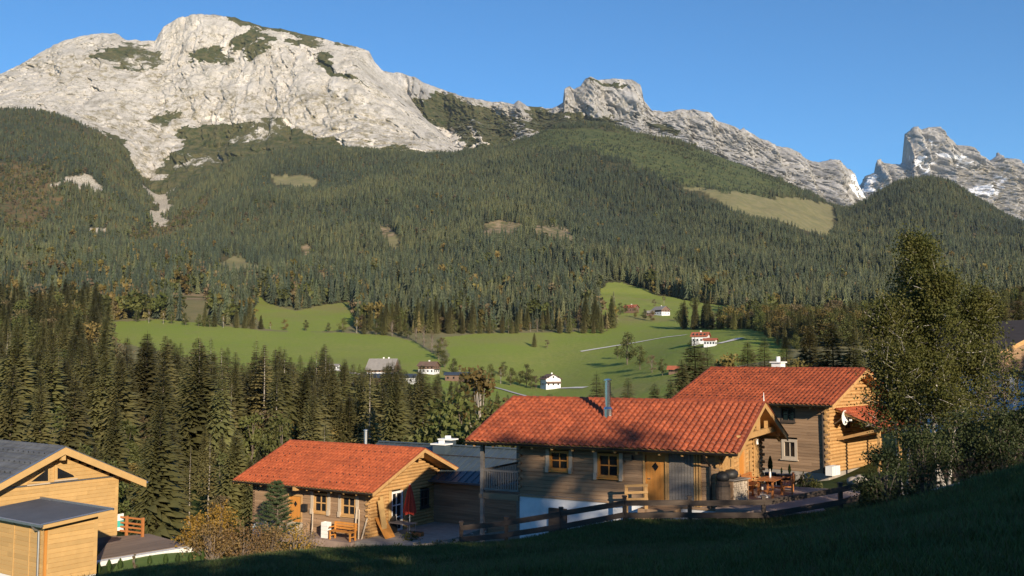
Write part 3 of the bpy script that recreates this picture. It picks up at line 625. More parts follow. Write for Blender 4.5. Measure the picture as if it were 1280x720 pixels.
for X, Y, px in cand:
    zg = hz1(X, Y); cap = float(np.interp(px, canx, cany))+random.choice((0, 3, 8, 14, 25, 40)); ztop = float(ray(px, cap)[1])*Y
    want = random.gauss(23, 4) if Y > 140 else random.uniform(7, 15)+max(0, (Y-95)*.18); h = min(max(want, 5.5), max(5.0, ztop-zg))
    u = random.random(); cap2 = 0
    if u < .60: tree('spruce', SPR, px, 0, Y, 'dark green spruce in the dense wood behind the timber houses', GB, k=random.choice((0, 0, 1, 1, 2, 3, 4, 5, 3, 0)) if Y > 130 else random.choice((0, 1, 3, 5)), h=h, wide=random.uniform(1.0, 1.5))
    elif u < .72: tree('larch', LAR, px, 0, Y, 'thin yellow-green larch standing among the dark spruces behind the timber houses', 'larches in the wood behind the houses', h=h, wide=random.uniform(.9, 1.2))
    elif u < .88: tree('leafy_tree', BRD['green'], px, 0, Y, 'dull green leafy tree among the spruces behind the timber houses', 'leafy trees in the wood behind the houses', h=h*.6, wide=.9)
    else: tree('autumn_tree', BRD[random.choice(('yellow', 'rust', 'rust'))], px, 0, Y, 'brownish autumn tree among the spruces behind the timber houses', 'autumn trees in the wood behind the houses', h=h*.55)

# rest of the band, between and behind the trees above
def band_fill():
    n = 900; Y = np.sqrt(RNG.uniform(95**2, 345**2, n)); px = RNG.uniform(-120, 640, n); ok = ~((px > 420) & (Y < 125)) & ~((px > 560) & (RNG.uniform(0, 1, n) < .5)); Y, px = Y[ok], px[ok]
    X = (px-640)/F*Y; Z = H(X, Y); cap = np.interp(px, canx, cany)+RNG.choice([4, 12, 25, 45, 60], len(px)); top = ray(px, cap)[1]*Y
    h = np.minimum(np.where(Y > 150, RNG.normal(17, 4, len(X)), RNG.uniform(4, 11, len(X))), top-Z); g = h > 3; X, Y, Z, h = X[g], Y[g], Z[g], h[g]; m = len(X)
    idx = RNG.choice([9, 10, 11, 12, 9, 10, 11, 12, 13, 14, 15, 16], m); h = np.where(idx > 12, h*.55, h)
    scatter('forest', np.stack([X, Y, Z-.15], 1), RNG.uniform(0, 6.28, m), np.stack([h*RNG.uniform(1.05, 1.5, m), h], 1), idx, PCOL, 'undergrowth and smaller trees filling the wood behind the houses')
band_fill()
# ================================================================== BUILDING KIT
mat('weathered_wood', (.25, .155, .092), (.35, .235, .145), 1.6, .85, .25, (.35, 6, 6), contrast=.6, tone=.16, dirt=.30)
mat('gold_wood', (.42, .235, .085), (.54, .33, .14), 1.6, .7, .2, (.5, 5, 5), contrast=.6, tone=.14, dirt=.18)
mat('new_wood', (.44, .275, .105), (.54, .35, .145), 1.2, .7, .15, (.4, 5, 5), contrast=.7, tone=.10, dirt=.12)
mat('orange_wood', (.46, .185, .035), (.55, .25, .06), 1.5, .6, .15, (5, 5, .5))
mat('pale_wood', (.40, .33, .25), (.48, .40, .31), 1.5, .75, .1, (4, 4, .6))
mat('dark_wood', (.050, .036, .027), (.085, .064, .05), 2, .8, .2, (.5, 5, 5))
mat('furniture_wood', (.34, .125, .035), (.42, .17, .06), 2, .5, .1, (.5, 5, 5))
mat('grey_wood', (.17, .15, .135), (.24, .215, .19), 2, .9, .3, (.5, 6, 6))
mat('plaster', (.72, .73, .75), (.64, .65, .68), 1.2, .9, .15, bscale=30, dirt=.18)
mat('clay_tile', (.20, .040, .014), (.37, .088, .030), 5, .55, .2, spec=.4, contrast=.45, bscale=20, detail=7, tone=.16, dirt=.38, dscale=.9)
mat('clay_tile_fresh', (.26, .054, .018), (.40, .098, .033), 5, .6, .2, spec=.35, contrast=.45, bscale=20, tone=.14, dirt=.25, dscale=.8)
mat('grey_tile', (.085, .088, .095), (.115, .118, .125), 2.5, .6, .1, tone=.12, dirt=.3)
mat('slate_metal', (.060, .085, .105), (.075, .10, .12), 1.5, .45, .05, metal=.2, dirt=.25)
mat('dark_gutter', (.022, .018, .017), (.035, .03, .028), 3, .4, spec=.5)
mat('zinc', (.42, .44, .46), (.50, .52, .54), 2, .35, metal=.85)
mat('steel', (.62, .63, .65), (.72, .73, .75), 4, .22, metal=1.0)
mat('white_paint', (.78, .77, .74), (.70, .69, .66), 3, .6)
mat('black_glass', (.012, .013, .015), (.02, .02, .022), 1, .06, spec=.6)
mat('red_cloth', (.50, .045, .025), (.60, .075, .035), 2, .8)
mat('black_plastic', (.015, .015, .016), (.03, .03, .03), 3, .5)
mat('lawn', (.085, .150, .028), (.13, .18, .04), 2, .95, .4); mat('stone', (.25, .215, .18), (.36, .32, .27), 2, .9, .5)
mat('gravel', (.30, .30, .30), (.44, .43, .42), 9, .95, .7)
mat('white_gravel', (.60, .59, .57), (.74, .73, .71), 7, .95, .8)
mat('deck_wood', (.17, .125, .095), (.25, .19, .15), 1.5, .85, .2, (4, .4, 4), dirt=.3)
mat('paving', (.24, .17, .14), (.32, .24, .20), 1.5, .9, .3)
class Face:
    """a wall plane of a house: s along it, n outward, z up"""
    def __init__(s, kind, c): s.kind = kind; s.c = c
    def P(s, a, n, z): return {'front': (a, s.c-n, z), 'back': (a, s.c+n, z), 'gable': (s.c+n, a, z), 'rear': (s.c-n, a, z)}[s.kind]
    def box(s, mb, s0, s1, n0, n1, z0, z1):
        return mb.loft([[s.P(s0, n0, z), s.P(s1, n0, z), s.P(s1, n1, z), s.P(s0, n1, z)] for z in (z0, z1)])
class House:
    def __init__(h, name, O, yaw, label, cat='house', group=None):
        h.O = np.array(O, float); y = R(yaw); h.ax = np.array([math.cos(y), -math.sin(y), 0]); h.ay = np.array([math.sin(y), math.cos(y), 0])
        h.root = empty(name, O, -y, label, cat, group)
    def at(h, px, py, axis, c):
        """local point where the picture ray meets a local plane"""
        rx, rz = ray(px, py); d = np.array([rx, 1, rz]); a = {'x': h.ax, 'y': h.ay, 'z': np.array([0, 0, 1.0])}[axis]
        t = (c+h.O@a)/(d@a); p = d*t-h.O
        return float(p@h.ax), float(p@h.ay), float(p[2])
    def world(h, x, y, z): return tuple(h.O+h.ax*x+h.ay*y+np.array([0, 0, z]))
    def rect(h, face, x0, y0, x1, y1):
        ax = 'y' if face.kind in ('front', 'back') else 'x'; i = 0 if ax == 'y' else 1
        a = h.at(x0, y0, ax, face.c); b = h.at(x1, y1, ax, face.c); c = h.at(x0, y1, ax, face.c); d = h.at(x1, y0, ax, face.c)
        s = sorted((a[i], b[i])); return s[0], s[1], (b[2]+c[2])/2, (a[2]+d[2])/2
def wall(parent, name, m, face, s0, s1, z0, z1, holes=(), course=.17, th=.18, rnd=False, gable=None, jit=0):
    """courses of boards or logs with recessed joints; gable = (mid, ridge z, slope)"""
    mb = MB(); n = max(1, round((z1-z0)/course)); ch = (z1-z0)/n; tones = []
    for i in range(n):
        a, b = z0+i*ch, z0+(i+1)*ch; lo, hi = s0, s1
        if gable:
            mid, zr, sl = gable; half = (zr-b)/sl
            if half <= .05: continue
            lo, hi = max(s0, mid-half), min(s1, mid+half)
        cuts = sorted([(p, q) for p, q, r, t in holes if r < b-.04 and t > a+.04]); x = lo; spans = []
        for p, q in cuts:
            if p > x: spans.append((x, min(p, hi)))
            x = max(x, q)
        if x < hi: spans.append((x, hi))
        j = random.uniform(-jit, jit)
        for p, q in spans:
            if q-p < .02: continue
            prof = [(-th, a), (-.02, a), (j, a+.016), (j, b-.016), (-.02, b), (-th, b)] if not rnd else [(-th, a), (-.05, a), (.015, a+ch*.2), (.035, a+ch*.5), (.015, b-ch*.2), (-.05, b), (-th, b)]
            # boards are butted together from lengths of two to four metres
            while q-p > .02:
                e = q if q-p < 3.6 else p+random.uniform(1.8, 3.4); nf = len(mb.f)
                mb.loft([[face.P(p, u, v) for u, v in prof], [face.P(e-(.004 if e < q else 0), u, v) for u, v in prof]]); tones += [random.uniform(-1, 1)]*(len(mb.f)-nf); p = e
    o = mb.build(name, m, parent)
    at = o.data.attributes.new('tone', 'FLOAT', 'FACE'); at.data.foreach_set('value', tones)
    return o
def window(parent, face, r, m='gold_wood', nx=2, ny=2, fr=.09, wings=0, sill=True, glass='black_glass', name='window', th=.05):
    s0, s1, z0, z1 = r; mb = MB()
    for q in ((s0, s1, z0, z0+fr), (s0, s1, z1-fr, z1), (s0, s0+fr, z0+fr, z1-fr), (s1-fr, s1, z0+fr, z1-fr)): face.box(mb, q[0], q[1], -.10, .03, q[2], q[3])
    o = mb.build(name, m, parent); a, b, c, d = s0+fr, s1-fr, z0+fr, z1-fr
    mu = max(.03, th)
    for i in range(nx):
        for j in range(ny):
            p = MB(); face.box(p, a+(b-a)*i/nx+.001, a+(b-a)*(i+1)/nx-.001, -.075, -.065, c+(d-c)*j/ny+.001, c+(d-c)*(j+1)/ny-.001); p.build('pane', glass, o)
    for i in range(1, nx): p = MB(); face.box(p, a+(b-a)*i/nx-mu/2, a+(b-a)*i/nx+mu/2, -.063, -.03, c, d); p.build('glazing_bar', m, o)
    for j in range(1, ny): p = MB(); face.box(p, a, b, -.062, -.034, c+(d-c)*j/ny-mu/2, c+(d-c)*j/ny+mu/2); p.build('glazing_bar', m, o)
    if sill: p = MB(); face.box(p, s0-.06, s1+.06, -.02, .10, z0-.07, z0-.003); p.build('sill', m, o)
    if wings:
        for u, v in ((s0-wings, s0-.004), (s1+.004, s1+wings)):
            p = MB(); face.box(p, u, v, .004, .06, z0-.05, z1+.05); p.build('side_board', 'pale_wood', o)
            k = MB(); face.box(k, u+.01, v-.01, .06, .14, z0-.10, z0+.18*(z1-z0)); k.build('lower_block', 'pale_wood', o)
    return o
def door(parent, face, r, m='orange_wood', diamond=True, frm='gold_wood'):
    s0, s1, z0, z1 = r; mb = MB(); f = .10
    for q in ((s0-f, s0, z0, z1+f), (s1, s1+f, z0, z1+f), (s0, s1, z1, z1+f)): face.box(mb, q[0], q[1], -.12, .035, q[2], q[3])
    fr = mb.build('door_frame', frm, parent); d = MB(); face.box(d, s0+.004, s1-.004, -.09, -.03, z0, z1-.004); o = d.build('door', m, parent)
    mid = (s0+s1)/2; w = s1-s0
    for k in range(1, 4): g = MB(); face.box(g, s0+w*k/4-.012, s0+w*k/4+.012, -.03, -.022, z0+.08, z1-.08); g.build('door_batten', m, o)
    if diamond:
        zc = z0+(z1-z0)*.76; a = .14; g = MB()
        g.loft([[face.P(mid-a, n, zc), face.P(mid, n, zc-a*1.3), face.P(mid+a, n, zc), face.P(mid, n, zc+a*1.3)] for n in (-.03, -.012)]); g.build('diamond_pane', 'black_glass', o)
    h = MB(); h.tube([face.P(s0+.12, -.03, z0+1.0), face.P(s0+.12, .03, z0+1.0), face.P(s0+.24, .03, z0+1.0)], .014, 6); h.build('handle', 'zinc', o)
    return o
def tile_slope(x0, x1, ye, ze, yr, zr, tw=.26, tl=.36, wave=.075, lip=.045, seed=0):
    """overlapping pantiles between eave (ye, ze) and ridge (yr, zr)"""
    r = np.random.default_rng(seed); L = math.hypot(yr-ye, zr-ze); nc = max(1, round((x1-x0)/tw)); nr = max(1, round(L/tl)); tw = (x1-x0)/nc; tl = L/nr
    u = np.array([0, .2, .4, .6, .8, 1.0]); hw = np.array([0, .80, 1.0, .72, .16, 0])*wave
    C, Rr = np.meshgrid(np.arange(nc), np.arange(nr)); C = C.ravel(); Rr = Rr.ravel(); n = len(C)
    dh = r.uniform(-.006, .006, n)[:, None]; sk = r.uniform(-.006, .006, n)[:, None]
    X = x0+(C[:, None]+u[None])*tw; dlo = (Rr*tl-.045)[:, None]+sk+0*X; dhi = ((Rr+1)*tl)[:, None]+0*X
    def W(d, hh):
        f = d/L; ny_, nz_ = -(zr-ze)/L, (yr-ye)/L; s = 1 if nz_ > 0 else -1
        return np.stack([X, ye+(yr-ye)*f+s*ny_*hh, ze+(zr-ze)*f+abs(nz_)*hh], -1)
    rows = [W(dlo, hw+dh-.005+0*X), W(dlo, hw+lip+dh+0*X), W(dhi, hw+dh+.002+0*X)]
    V = np.stack(rows, 1).reshape(-1, 3); q = []
    for i in range(2):
        for j in range(5): q.append((i*6+j, i*6+j+1, (i+1)*6+j+1, (i+1)*6+j))
    Fc = (np.arange(n)*18)[:, None, None]+np.array(q)[None]
    return V, Fc.reshape(-1, 4), np.repeat(r.uniform(-1, 1, n), 18)
def gable_roof(h, x0, x1, yF, yB, zE, zR, tile='clay_tile', board='gold_wood', deck='gold_wood', gut='dark_gutter', tw=.26, tl=.36, wave=.075, zEb=None, xg=None, bh=.24, yR=None, rafters=True, snow=0):
    """tiled gable roof: tiles, ridge tiles, roof boards, bargeboards, gutters, rafter ends"""
    yR = (yF+yB)/2 if yR is None else yR; zEb = zE if zEb is None else zEb; rt = h.root
    D = MB()
    for ye, ze in ((yF, zE), (yB, zEb)):
        D.loft([[(x, ye, ze-.02), (x, yR, zR-.02), (x, yR, zR-.14), (x, ye, ze-.14)] for x in (x0+.02, x1-.02)])
    roof = D.build('roof', deck, rt)
    for ye, ze, sd in ((yF, zE, 1), (yB, zEb, 2)):
        V, f, tn = tile_slope(x0, x1, ye, ze, yR, zR, tw, tl, wave, seed=sd); o = obj('roof_tiles', np_mesh('roof_tiles', V, f, tile, smooth=False), roof); o['kind'] = 'stuff'; attr(o.data, 'tone', tn)
        g = MB(); yo = ye-.07 if ye < yR else ye+.07
        prof = [(math.cos(a)*.085, math.sin(a)*.085) for a in np.linspace(math.pi, 2*math.pi, 7)]+[(.07, .0), (0, -.06), (-.07, 0)]
        g.loft([[(x, yo+p, ze-.03+q) for p, q in prof] for x in (x0-.03, x1+.0)]); g.build('gutter', gut, roof)
    n = max(2, round((x1-x0)/.36)); rd = MB()
    for i in range(n):
        a = x0+(x1-x0)*i/n; b = a+(x1-x0)/n+.03
        rd.loft([[(a, yR+.15*math.cos(t), zR-.05+.15*math.sin(t)+.012) for t in np.linspace(0, math.pi, 7)], [(b, yR+.13*math.cos(t), zR-.05+.13*math.sin(t)) for t in np.linspace(0, math.pi, 7)]], closed=False)
    o = rd.build('ridge_tiles', tile, roof); o['kind'] = 'stuff'
    for xe in (x1+.002, x0-.042):
        for ye, ze in ((yF, zE), (yB, zEb)):
            b = MB(); b.loft([[(x, ye, ze+.03), (x, yR, zR+.05), (x, yR, zR+.05-bh*1.1), (x, ye, ze+.03-bh)] for x in (xe, xe+.04)]); b.build('bargeboard', board, roof)
            c = MB(); c.loft([[(x, ye, ze+.055), (x, yR, zR+.075), (x, yR, zR+.032), (x, ye, ze+.032)] for x in (xe-.03, xe+.07)]); c.build('verge_trim', tile if tile != 'grey_tile' else 'zinc', roof)
    if rafters:
        for ye, ze in ((yF, zE), (yB, zEb)):
            m = round((x1-x0)/.95); sl = (zR-ze)/(yR-ye)
            for i in range(m):
                x = x0+.35+(x1-x0-.7)*i/(m-1); b = MB(); e = 1.2*(1 if yR > ye else -1)
                b.loft([[(xx, ye+.06*(1 if yR > ye else -1), ze-.145), (xx, ye+e, ze-.145+sl*e), (xx, ye+e, ze-.30+sl*e), (xx, ye+.1*(1 if yR > ye else -1), ze-.25)] for xx in (x-.05, x+.05)]); b.build('rafter_end', deck, roof)
    if snow:
        b = MB(); r = random.Random(5)
        for k in range(2, int((x1-x0)/.52)*5):
            f = (.12, .3, .48, .66, .84)[k % 5]; x = x0+.3+(k//5)*.52+(.26 if (k % 5) % 2 else 0); y = yF+(yR-yF)*f; z = zE+(zR-zE)*f+.07
            if x < x1-.3: b.box(x-.03, x+.03, y-.01, y+.01, z-.03, z+.06)
        o = b.build('snow_stops', 'dark_gutter', roof); o['kind'] = 'stuff'
    return roof
def on_roof(h, px, py, yF, yR, zE, zR):
    rx, rz = ray(px, py); d = np.array([rx, 1, rz]); sl = (zR-zE)/(yR-yF)
    # z - zE - sl (y - yF) = 0 along the ray
    a = d[2]-sl*(d@h.ay); c = -h.O[2]-zE+sl*(h.O@h.ay)+sl*yF; t = -c/a; p = d*t-h.O
    return float(p@h.ax), float(p@h.ay), float(p[2])
def corner_logs(parent, x, y, z0, z1, dx, dy, m='gold_wood', course=.34):
    """interlocked log ends at a house corner"""
    mb = MB(); n = int((z1-z0)/course)
    for i in range(n):
        z = z0+(i+.5)*course
        mb.tube([(x-.0*dx, y+.05*dy, z), (x+.13*dx, y+.05*dy, z)], .07, 8); mb.tube([(x-.05*dx, y, z+course/2), (x-.05*dx, y-.13*dy, z+course/2)], .07, 8)
    o = mb.build('corner_log_ends', m, parent); o['kind'] = 'stuff'; return o
def flue(parent, p, top, r, m='steel', cap=True, base=True):
    x, y, z = p; o = MB().tube([(x, y, z-.1), (x, y, top)], r, 12).build('flue', m, parent)
    if base: MB().tube([(x, y, z-.15), (x, y, z+.35), (x, y, z+.45)], [r*1.55, r*1.55, r*1.02], 12).build('flue_base', m, o)
    if cap: MB().tube([(x, y, top+.03), (x, y, top+.09), (x, y, top+.13)], [r*1.3, r*1.3, r*.3], 12).build('flue_cap', m, o); MB().tube([(x, y, top-.02), (x, y, top+.04)], r*.6, 8).build('cap_stem', m, o)
    return o
# ================================================================== HOUSES
# ---- red-roofed timber house in the middle
mc = House('timber_house', (8.34, 38.26, -5.95), 28, 'red tiled timber house with white basement wall and small balcony in the middle')
rt = mc.root; fF = Face('front', 0); fG = Face('gable', 0); fB = Face('back', 7.3); fL = Face('rear', -9.06)
yF, yB, zE, zR = -.9, 8.2, 2.33, 4.10; yM = (yF+yB)/2; sl = (zR-zE)/(yM-yF); zW = zE+.9*sl-.16
gable_roof(mc, -11.3, 1.0, yF, yB, zE, zR, board='gold_wood', deck='gold_wood')
w1 = mc.rect(fF, 687, 563.5, 711.5, 588); w2 = mc.rect(fF, 747, 567, 774.5, 597); dr = mc.rect(fF, 806.5, 569, 832, 624.5); pn = mc.rect(fF, 836, 569, 868, 624)
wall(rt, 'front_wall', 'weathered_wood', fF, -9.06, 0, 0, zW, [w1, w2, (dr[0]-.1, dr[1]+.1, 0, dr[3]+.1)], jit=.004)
for r_ in (w1, w2): window(rt, fF, r_, 'orange_wood', 2, 2, .10, wings=.17)
door(rt, fF, (dr[0], dr[1], .03, dr[3]))
pb = MB(); nb = 8
for i in range(nb): fF.box(pb, pn[0]+(pn[1]-pn[0])*i/nb+.006, pn[0]+(pn[1]-pn[0])*(i+1)/nb-.006, .003, .03, .02, zW-.02)
pb.build('board_panel', 'grey_wood', rt)
for u in (pn[0]-.06, pn[1]+.0): m_ = MB(); fF.box(m_, u, u+.06, .003, .05, .02, zW-.02); m_.build('panel_trim', 'gold_wood', rt)
for u in (pn[1]+.10, pn[1]+.22): m_ = MB(); fF.box(m_, u, u+.08, .004, .07, .02, zW-.02); m_.build('corner_board', 'gold_wood', rt)
MB().tube([fF.P(dr[0]-.55, .06, dr[3]-.05), fF.P(dr[0]-.55, .06, dr[3]-.25)], .05, 6).build('wall_lamp', 'black_plastic', rt)
gw = (1.35, 2.15, .9, 2.0); gd = (3.0, 4.0, .03, 2.05); gw2 = (4.6, 5.3, .9, 2.0)
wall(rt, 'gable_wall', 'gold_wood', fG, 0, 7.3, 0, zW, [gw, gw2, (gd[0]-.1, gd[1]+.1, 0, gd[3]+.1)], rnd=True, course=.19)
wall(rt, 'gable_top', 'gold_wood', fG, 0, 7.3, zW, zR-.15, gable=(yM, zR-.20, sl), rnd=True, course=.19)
window(rt, fG, gw, 'gold_wood', 1, 2); window(rt, fG, gw2, 'gold_wood', 1, 2); door(rt, fG, gd, diamond=False)
for i in range(5): m_ = MB(); fG.box(m_, .28+i*.22, .46+i*.22, .04, .08, .05, zW+.1); m_.build('shutter_board', 'gold_wood', rt)
for i in range(4): m_ = MB(); fG.box(m_, 5.5+i*.24, 5.7+i*.24, .04, .08, .05, zW+.1); m_.build('shutter_board', 'gold_wood', rt)
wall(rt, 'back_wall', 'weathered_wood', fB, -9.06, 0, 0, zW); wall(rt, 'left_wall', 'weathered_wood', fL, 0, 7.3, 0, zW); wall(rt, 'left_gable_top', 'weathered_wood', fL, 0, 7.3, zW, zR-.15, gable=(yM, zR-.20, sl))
for y_, d_ in ((0, 1), (7.3, -1)): corner_logs(rt, 0, y_, 0, zW-.1, 1, d_)
corner_logs(rt, -9.06, 0, 0, zW-.1, -1, 1, 'weathered_wood')
for y_ in (0.02, 7.28, yM): MB().beam((-10.9, y_, (zW+.02 if y_ != yM else zR-.42)), (.85, y_, (zW+.02 if y_ != yM else zR-.42)), .2, .26).build('purlin', 'gold_wood', rt)
MB().beam((.72, .3, zW+.28), (.72, 7.0, zW+.28), .16, .24).build('tie_beam', 'gold_wood', rt)
for y_ in (2.2, yM, 5.1): MB().beam((.72, y_, zW+.4), (.72, y_, zR-.3-abs(y_-yM)*sl), .14, .14, (1, 0, 0)).build('king_post', 'gold_wood', rt)
bs = MB(); bs.box(-9.06, 0, 0.0, 7.3, -4.2, -.005); bs.build('basement_wall', 'plaster', rt)
st = MB(); fF.box(st, -9.10, 0.0, .002, .05, -.10, -.006); st.build('base_board', 'weathered_wood', rt)
bw = mc.rect(fF, 687, 636, 709, 668)
window(rt, Face('front', -.09), bw, 'dark_wood', 2, 2, .08, sill=False, name='basement_window')
MB().box(bw[0], bw[1], -.13, .06, bw[2]-.02, bw[3]+.03).build('window_recess', 'dark_wood', rt)
# balcony at the left end
bal = MB(); nbd = 14
for i in range(nbd): bal.box(-11.05+i*2/nbd, -11.05+(i+1)*2/nbd-.01, -.12, 7.2, -.10, -.04)
bl = bal.build('balcony', 'weathered_wood', rt)
for y_ in (-.05, 3.5, 7.1):
    MB().beam((-11.1, y_, -.2), (-9.07, y_, -.2), .16, .2).build('balcony_beam', 'weathered_wood', bl)
MB().beam((-11.0, -.16, -.2), (-11.0, 7.2, -.2), .14, .18).build('balcony_beam', 'weathered_wood', bl)
for y_ in (-.05, 3.5, 7.1): MB().box(-11.02, -10.86, y_-.08, y_+.08, -4.6, zW-.1).build('balcony_post', 'grey_wood', bl)
zt = mc.at(630, 589, 'y', -.05)[2]
for (a, b) in (((-10.86, -.05), (-9.08, -.05)), ((-10.94, .05), (-10.94, 7.0))):
    for z_ in (zt, .12): MB().beam((*a, z_), (*b, z_), .07, .09).build('balcony_rail', 'grey_wood', bl)
    nn = 15 if a[1] == b[1] else 40
    for i in range(nn):
        f = (i+.5)/nn; x_, y_ = a[0]+(b[0]-a[0])*f, a[1]+(b[1]-a[1])*f; MB().box(x_-.028, x_+.028, y_-.018, y_+.018, .16, zt-.05).build('baluster', 'grey_wood', bl)
p = on_roof(mc, 760, 521, yF, yM, zE, zR); tp = mc.at(760, 477, 'y', p[1])[2]; flue(rt, p, tp, .135)
MB().tube([(-.35, -.95, zE-.12), (-.35, -.7, zE-.35), (-.35, -.12, zE-.65), (-.35, -.10, 0)], .05, 8).build('downpipe', 'dark_gutter', rt)
MB().tube([(.98, yM, zR+.05), (.98, yM, zR+.45)], [.03, .008], 6).build('finial', 'zinc', rt)
MB().tube([(.2, 5.55, zW-.15), (.2, 5.55, zW-.38)], .06, 8).build('porch_lamp', 'white_paint', rt)
# ---- left red-roofed timber house
lcO = np.array([-8.04, 55.0, -7.66]); y_ = R(31); ax = np.array([math.cos(y_), -math.sin(y_), 0]); ay = np.array([math.sin(y_), math.cos(y_), 0])
base = lcO+1.0*ay; q_ = (463.5-640)/F; g_ = (base[0]-q_*base[1]*1.005)/(ax[0]-q_*ax[1]); O_ = base-g_*ax
g_ = float(np.clip(g_, .3, 1.3)); O_ = base-g_*ax; FLZ = -10.55
lc = House('timber_house', (O_[0], O_[1], FLZ), 31, 'small red tiled timber house with closed red parasol at its gable, lower left')
rt = lc.root; yF, yB, zE, zR = -1.0, 9.03, -7.66-FLZ, -7.66-FLZ+2.12; yM = (yF+yB)/2; sl = (zR-zE)/(yM-yF); Wd = 8.03; Ln = 11.39-g_-.7; zW = zE+1.0*sl-.16
gable_roof(lc, -11.39+g_, g_, yF, yB, zE, zR, 'clay_tile_fresh', tw=.27, snow=1)
fF = Face('front', 0); fG = Face('gable', 0); fB = Face('back', Wd); fL = Face('rear', -Ln)
dr = lc.rect(fF, 362, 620, 376, 656); w1 = lc.rect(fF, 392.5, 616.5, 409.5, 641); w2 = lc.rect(fF, 427, 620, 445, 645)
dr = (dr[0], dr[1], .05, dr[3])
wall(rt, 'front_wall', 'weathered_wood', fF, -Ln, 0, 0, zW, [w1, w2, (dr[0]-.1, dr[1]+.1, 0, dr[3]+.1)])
for r_ in (w1, w2): window(rt, fF, r_, 'gold_wood', 2, 2, .12, wings=.22, th=.07)
door(rt, fF, dr); c_ = lc.at(381, 634.5, 'y', -.1); MB().box(c_[0]-.18, c_[0]+.18, -.22, -.04, c_[2]-.22, c_[2]+.22).build('letter_box', 'black_plastic', rt)
g1 = lc.rect(fG, 525, 611, 536, 634); g2 = lc.rect(fG, 489, 614, 503, 653); g2 = (g2[0], g2[1], .05, g2[3]); g3 = lc.rect(fG, 475.5, 620, 480, 641)
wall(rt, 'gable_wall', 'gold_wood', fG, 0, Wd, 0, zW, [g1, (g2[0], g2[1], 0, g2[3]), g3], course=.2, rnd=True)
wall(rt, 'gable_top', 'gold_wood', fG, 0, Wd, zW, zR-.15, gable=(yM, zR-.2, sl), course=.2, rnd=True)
window(rt, fG, g1, 'dark_wood', 2, 2, .1); window(rt, fG, g2, 'white_paint', 2, 3, .12, sill=False, name='glazed_door', th=.07); window(rt, fG, g3, 'gold_wood', 1, 2, .06)
for u in (g2[0]-.3, g2[1]+.03): m_ = MB(); fG.box(m_, u, u+.26, .045, .085, g2[2]+.05, g2[3]+.1); m_.build('door_shutter', 'new_wood', rt)
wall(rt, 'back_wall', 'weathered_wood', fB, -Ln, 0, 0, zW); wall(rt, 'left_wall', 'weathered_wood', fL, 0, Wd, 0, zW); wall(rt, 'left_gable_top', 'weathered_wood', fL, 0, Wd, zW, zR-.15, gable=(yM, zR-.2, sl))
corner_logs(rt, 0, 0, 0, zW-.1, 1, 1); corner_logs(rt, 0, Wd, 0, zW-.1, 1, -1)
for yy_ in (.02, Wd-.02, yM): MB().beam((-11.39+g_+.3, yy_, (zW+.02 if yy_ != yM else zR-.42)), (g_-.12, yy_, (zW+.02 if yy_ != yM else zR-.42)), .2, .28).build('purlin', 'gold_wood', rt)
MB().box(-Ln+.02, -.02, .02, Wd-.02, -2.2, -.005).build('foundation', 'plaster', rt)
b_ = lc.at(457, 556, 'y', yM+1.2); t_ = lc.at(457, 539, 'y', yM+1.2); flue(rt, (b_[0], yM+1.2, b_[2]-.5), t_[2], .12, 'zinc', base=False)
p = on_roof(lc, 358, 572, yF, yM, zE, zR); MB().tube([(p[0], p[1], p[2]-.05), (p[0], p[1], p[2]+.2), (p[0], p[1]-.12, p[2]+.22)], .07, 8).build('roof_vent', 'clay_tile_fresh', rt)
pl_ = lc.at(369, 608, 'y', -1.05); MB().box(pl_[0]-.12, pl_[0]+.12, -1.15, .0, pl_[2]-.25, pl_[2]-.02).build('porch_beam', 'gold_wood', rt)
# ---- red-roofed house behind, right
bO = np.array([17.59, 52.0, -2.48]); yw = 43; y_ = R(yw); ax = np.array([math.cos(y_), -math.sin(y_), 0]); ay = np.array([math.sin(y_), math.cos(y_), 0]); FLZ = -6.35
O_ = bO+1.0*ay-.75*ax
bh_ = House('timber_house', (O_[0], O_[1], FLZ), yw, 'large red tiled timber house with white chimney partly hidden behind the birch tree')
rt = bh_.root; yF, yB, zE, zR = -1.0, 8.6, -2.48-FLZ, -2.48-FLZ+1.95; yM = (yF+yB)/2; sl = (zR-zE)/(yM-yF); Wd = 7.6; zW = zE+1.0*sl-.16
xl = bh_.at(889, 463, 'y', yM)[0]; Ln = -xl-.6
gable_roof(bh_, xl, .75, yF, yB, zE, zR, 'clay_tile', tw=.27, snow=1)
fF = Face('front', 0); fG = Face('gable', 0); fB = Face('back', Wd); fL = Face('rear', -Ln)
w1 = bh_.rect(fF, 977, 549, 997, 574); w2 = bh_.rect(fF, 976, 510, 994, 527)
wall(rt, 'front_wall', 'weathered_wood', fF, -Ln, 0, 0, zW, [w1, w2], jit=.004)
window(rt, fF, w1, 'pale_wood', 2, 1, .16); window(rt, fF, w2, 'dark_wood', 2, 2, .08)
wall(rt, 'gable_wall', 'gold_wood', fG, 0, Wd, 0, zW, [(2.2, 3.2, 2.3, 3.3)], course=.2, rnd=True); wall(rt, 'gable_top', 'gold_wood', fG, 0, Wd, zW, zR-.15, gable=(yM, zR-.2, sl), course=.2, rnd=True)
window(rt, fG, (2.2, 3.2, 2.3, 3.3), 'gold_wood', 2, 2)
wall(rt, 'back_wall', 'weathered_wood', fB, -Ln, 0, 0, zW); wall(rt, 'left_wall', 'weathered_wood', fL, 0, Wd, 0, zW); wall(rt, 'left_gable_top', 'weathered_wood', fL, 0, Wd, zW, zR-.15, gable=(yM, zR-.2, sl))
corner_logs(rt, 0, 0, 0, zW-.1, 1, 1)
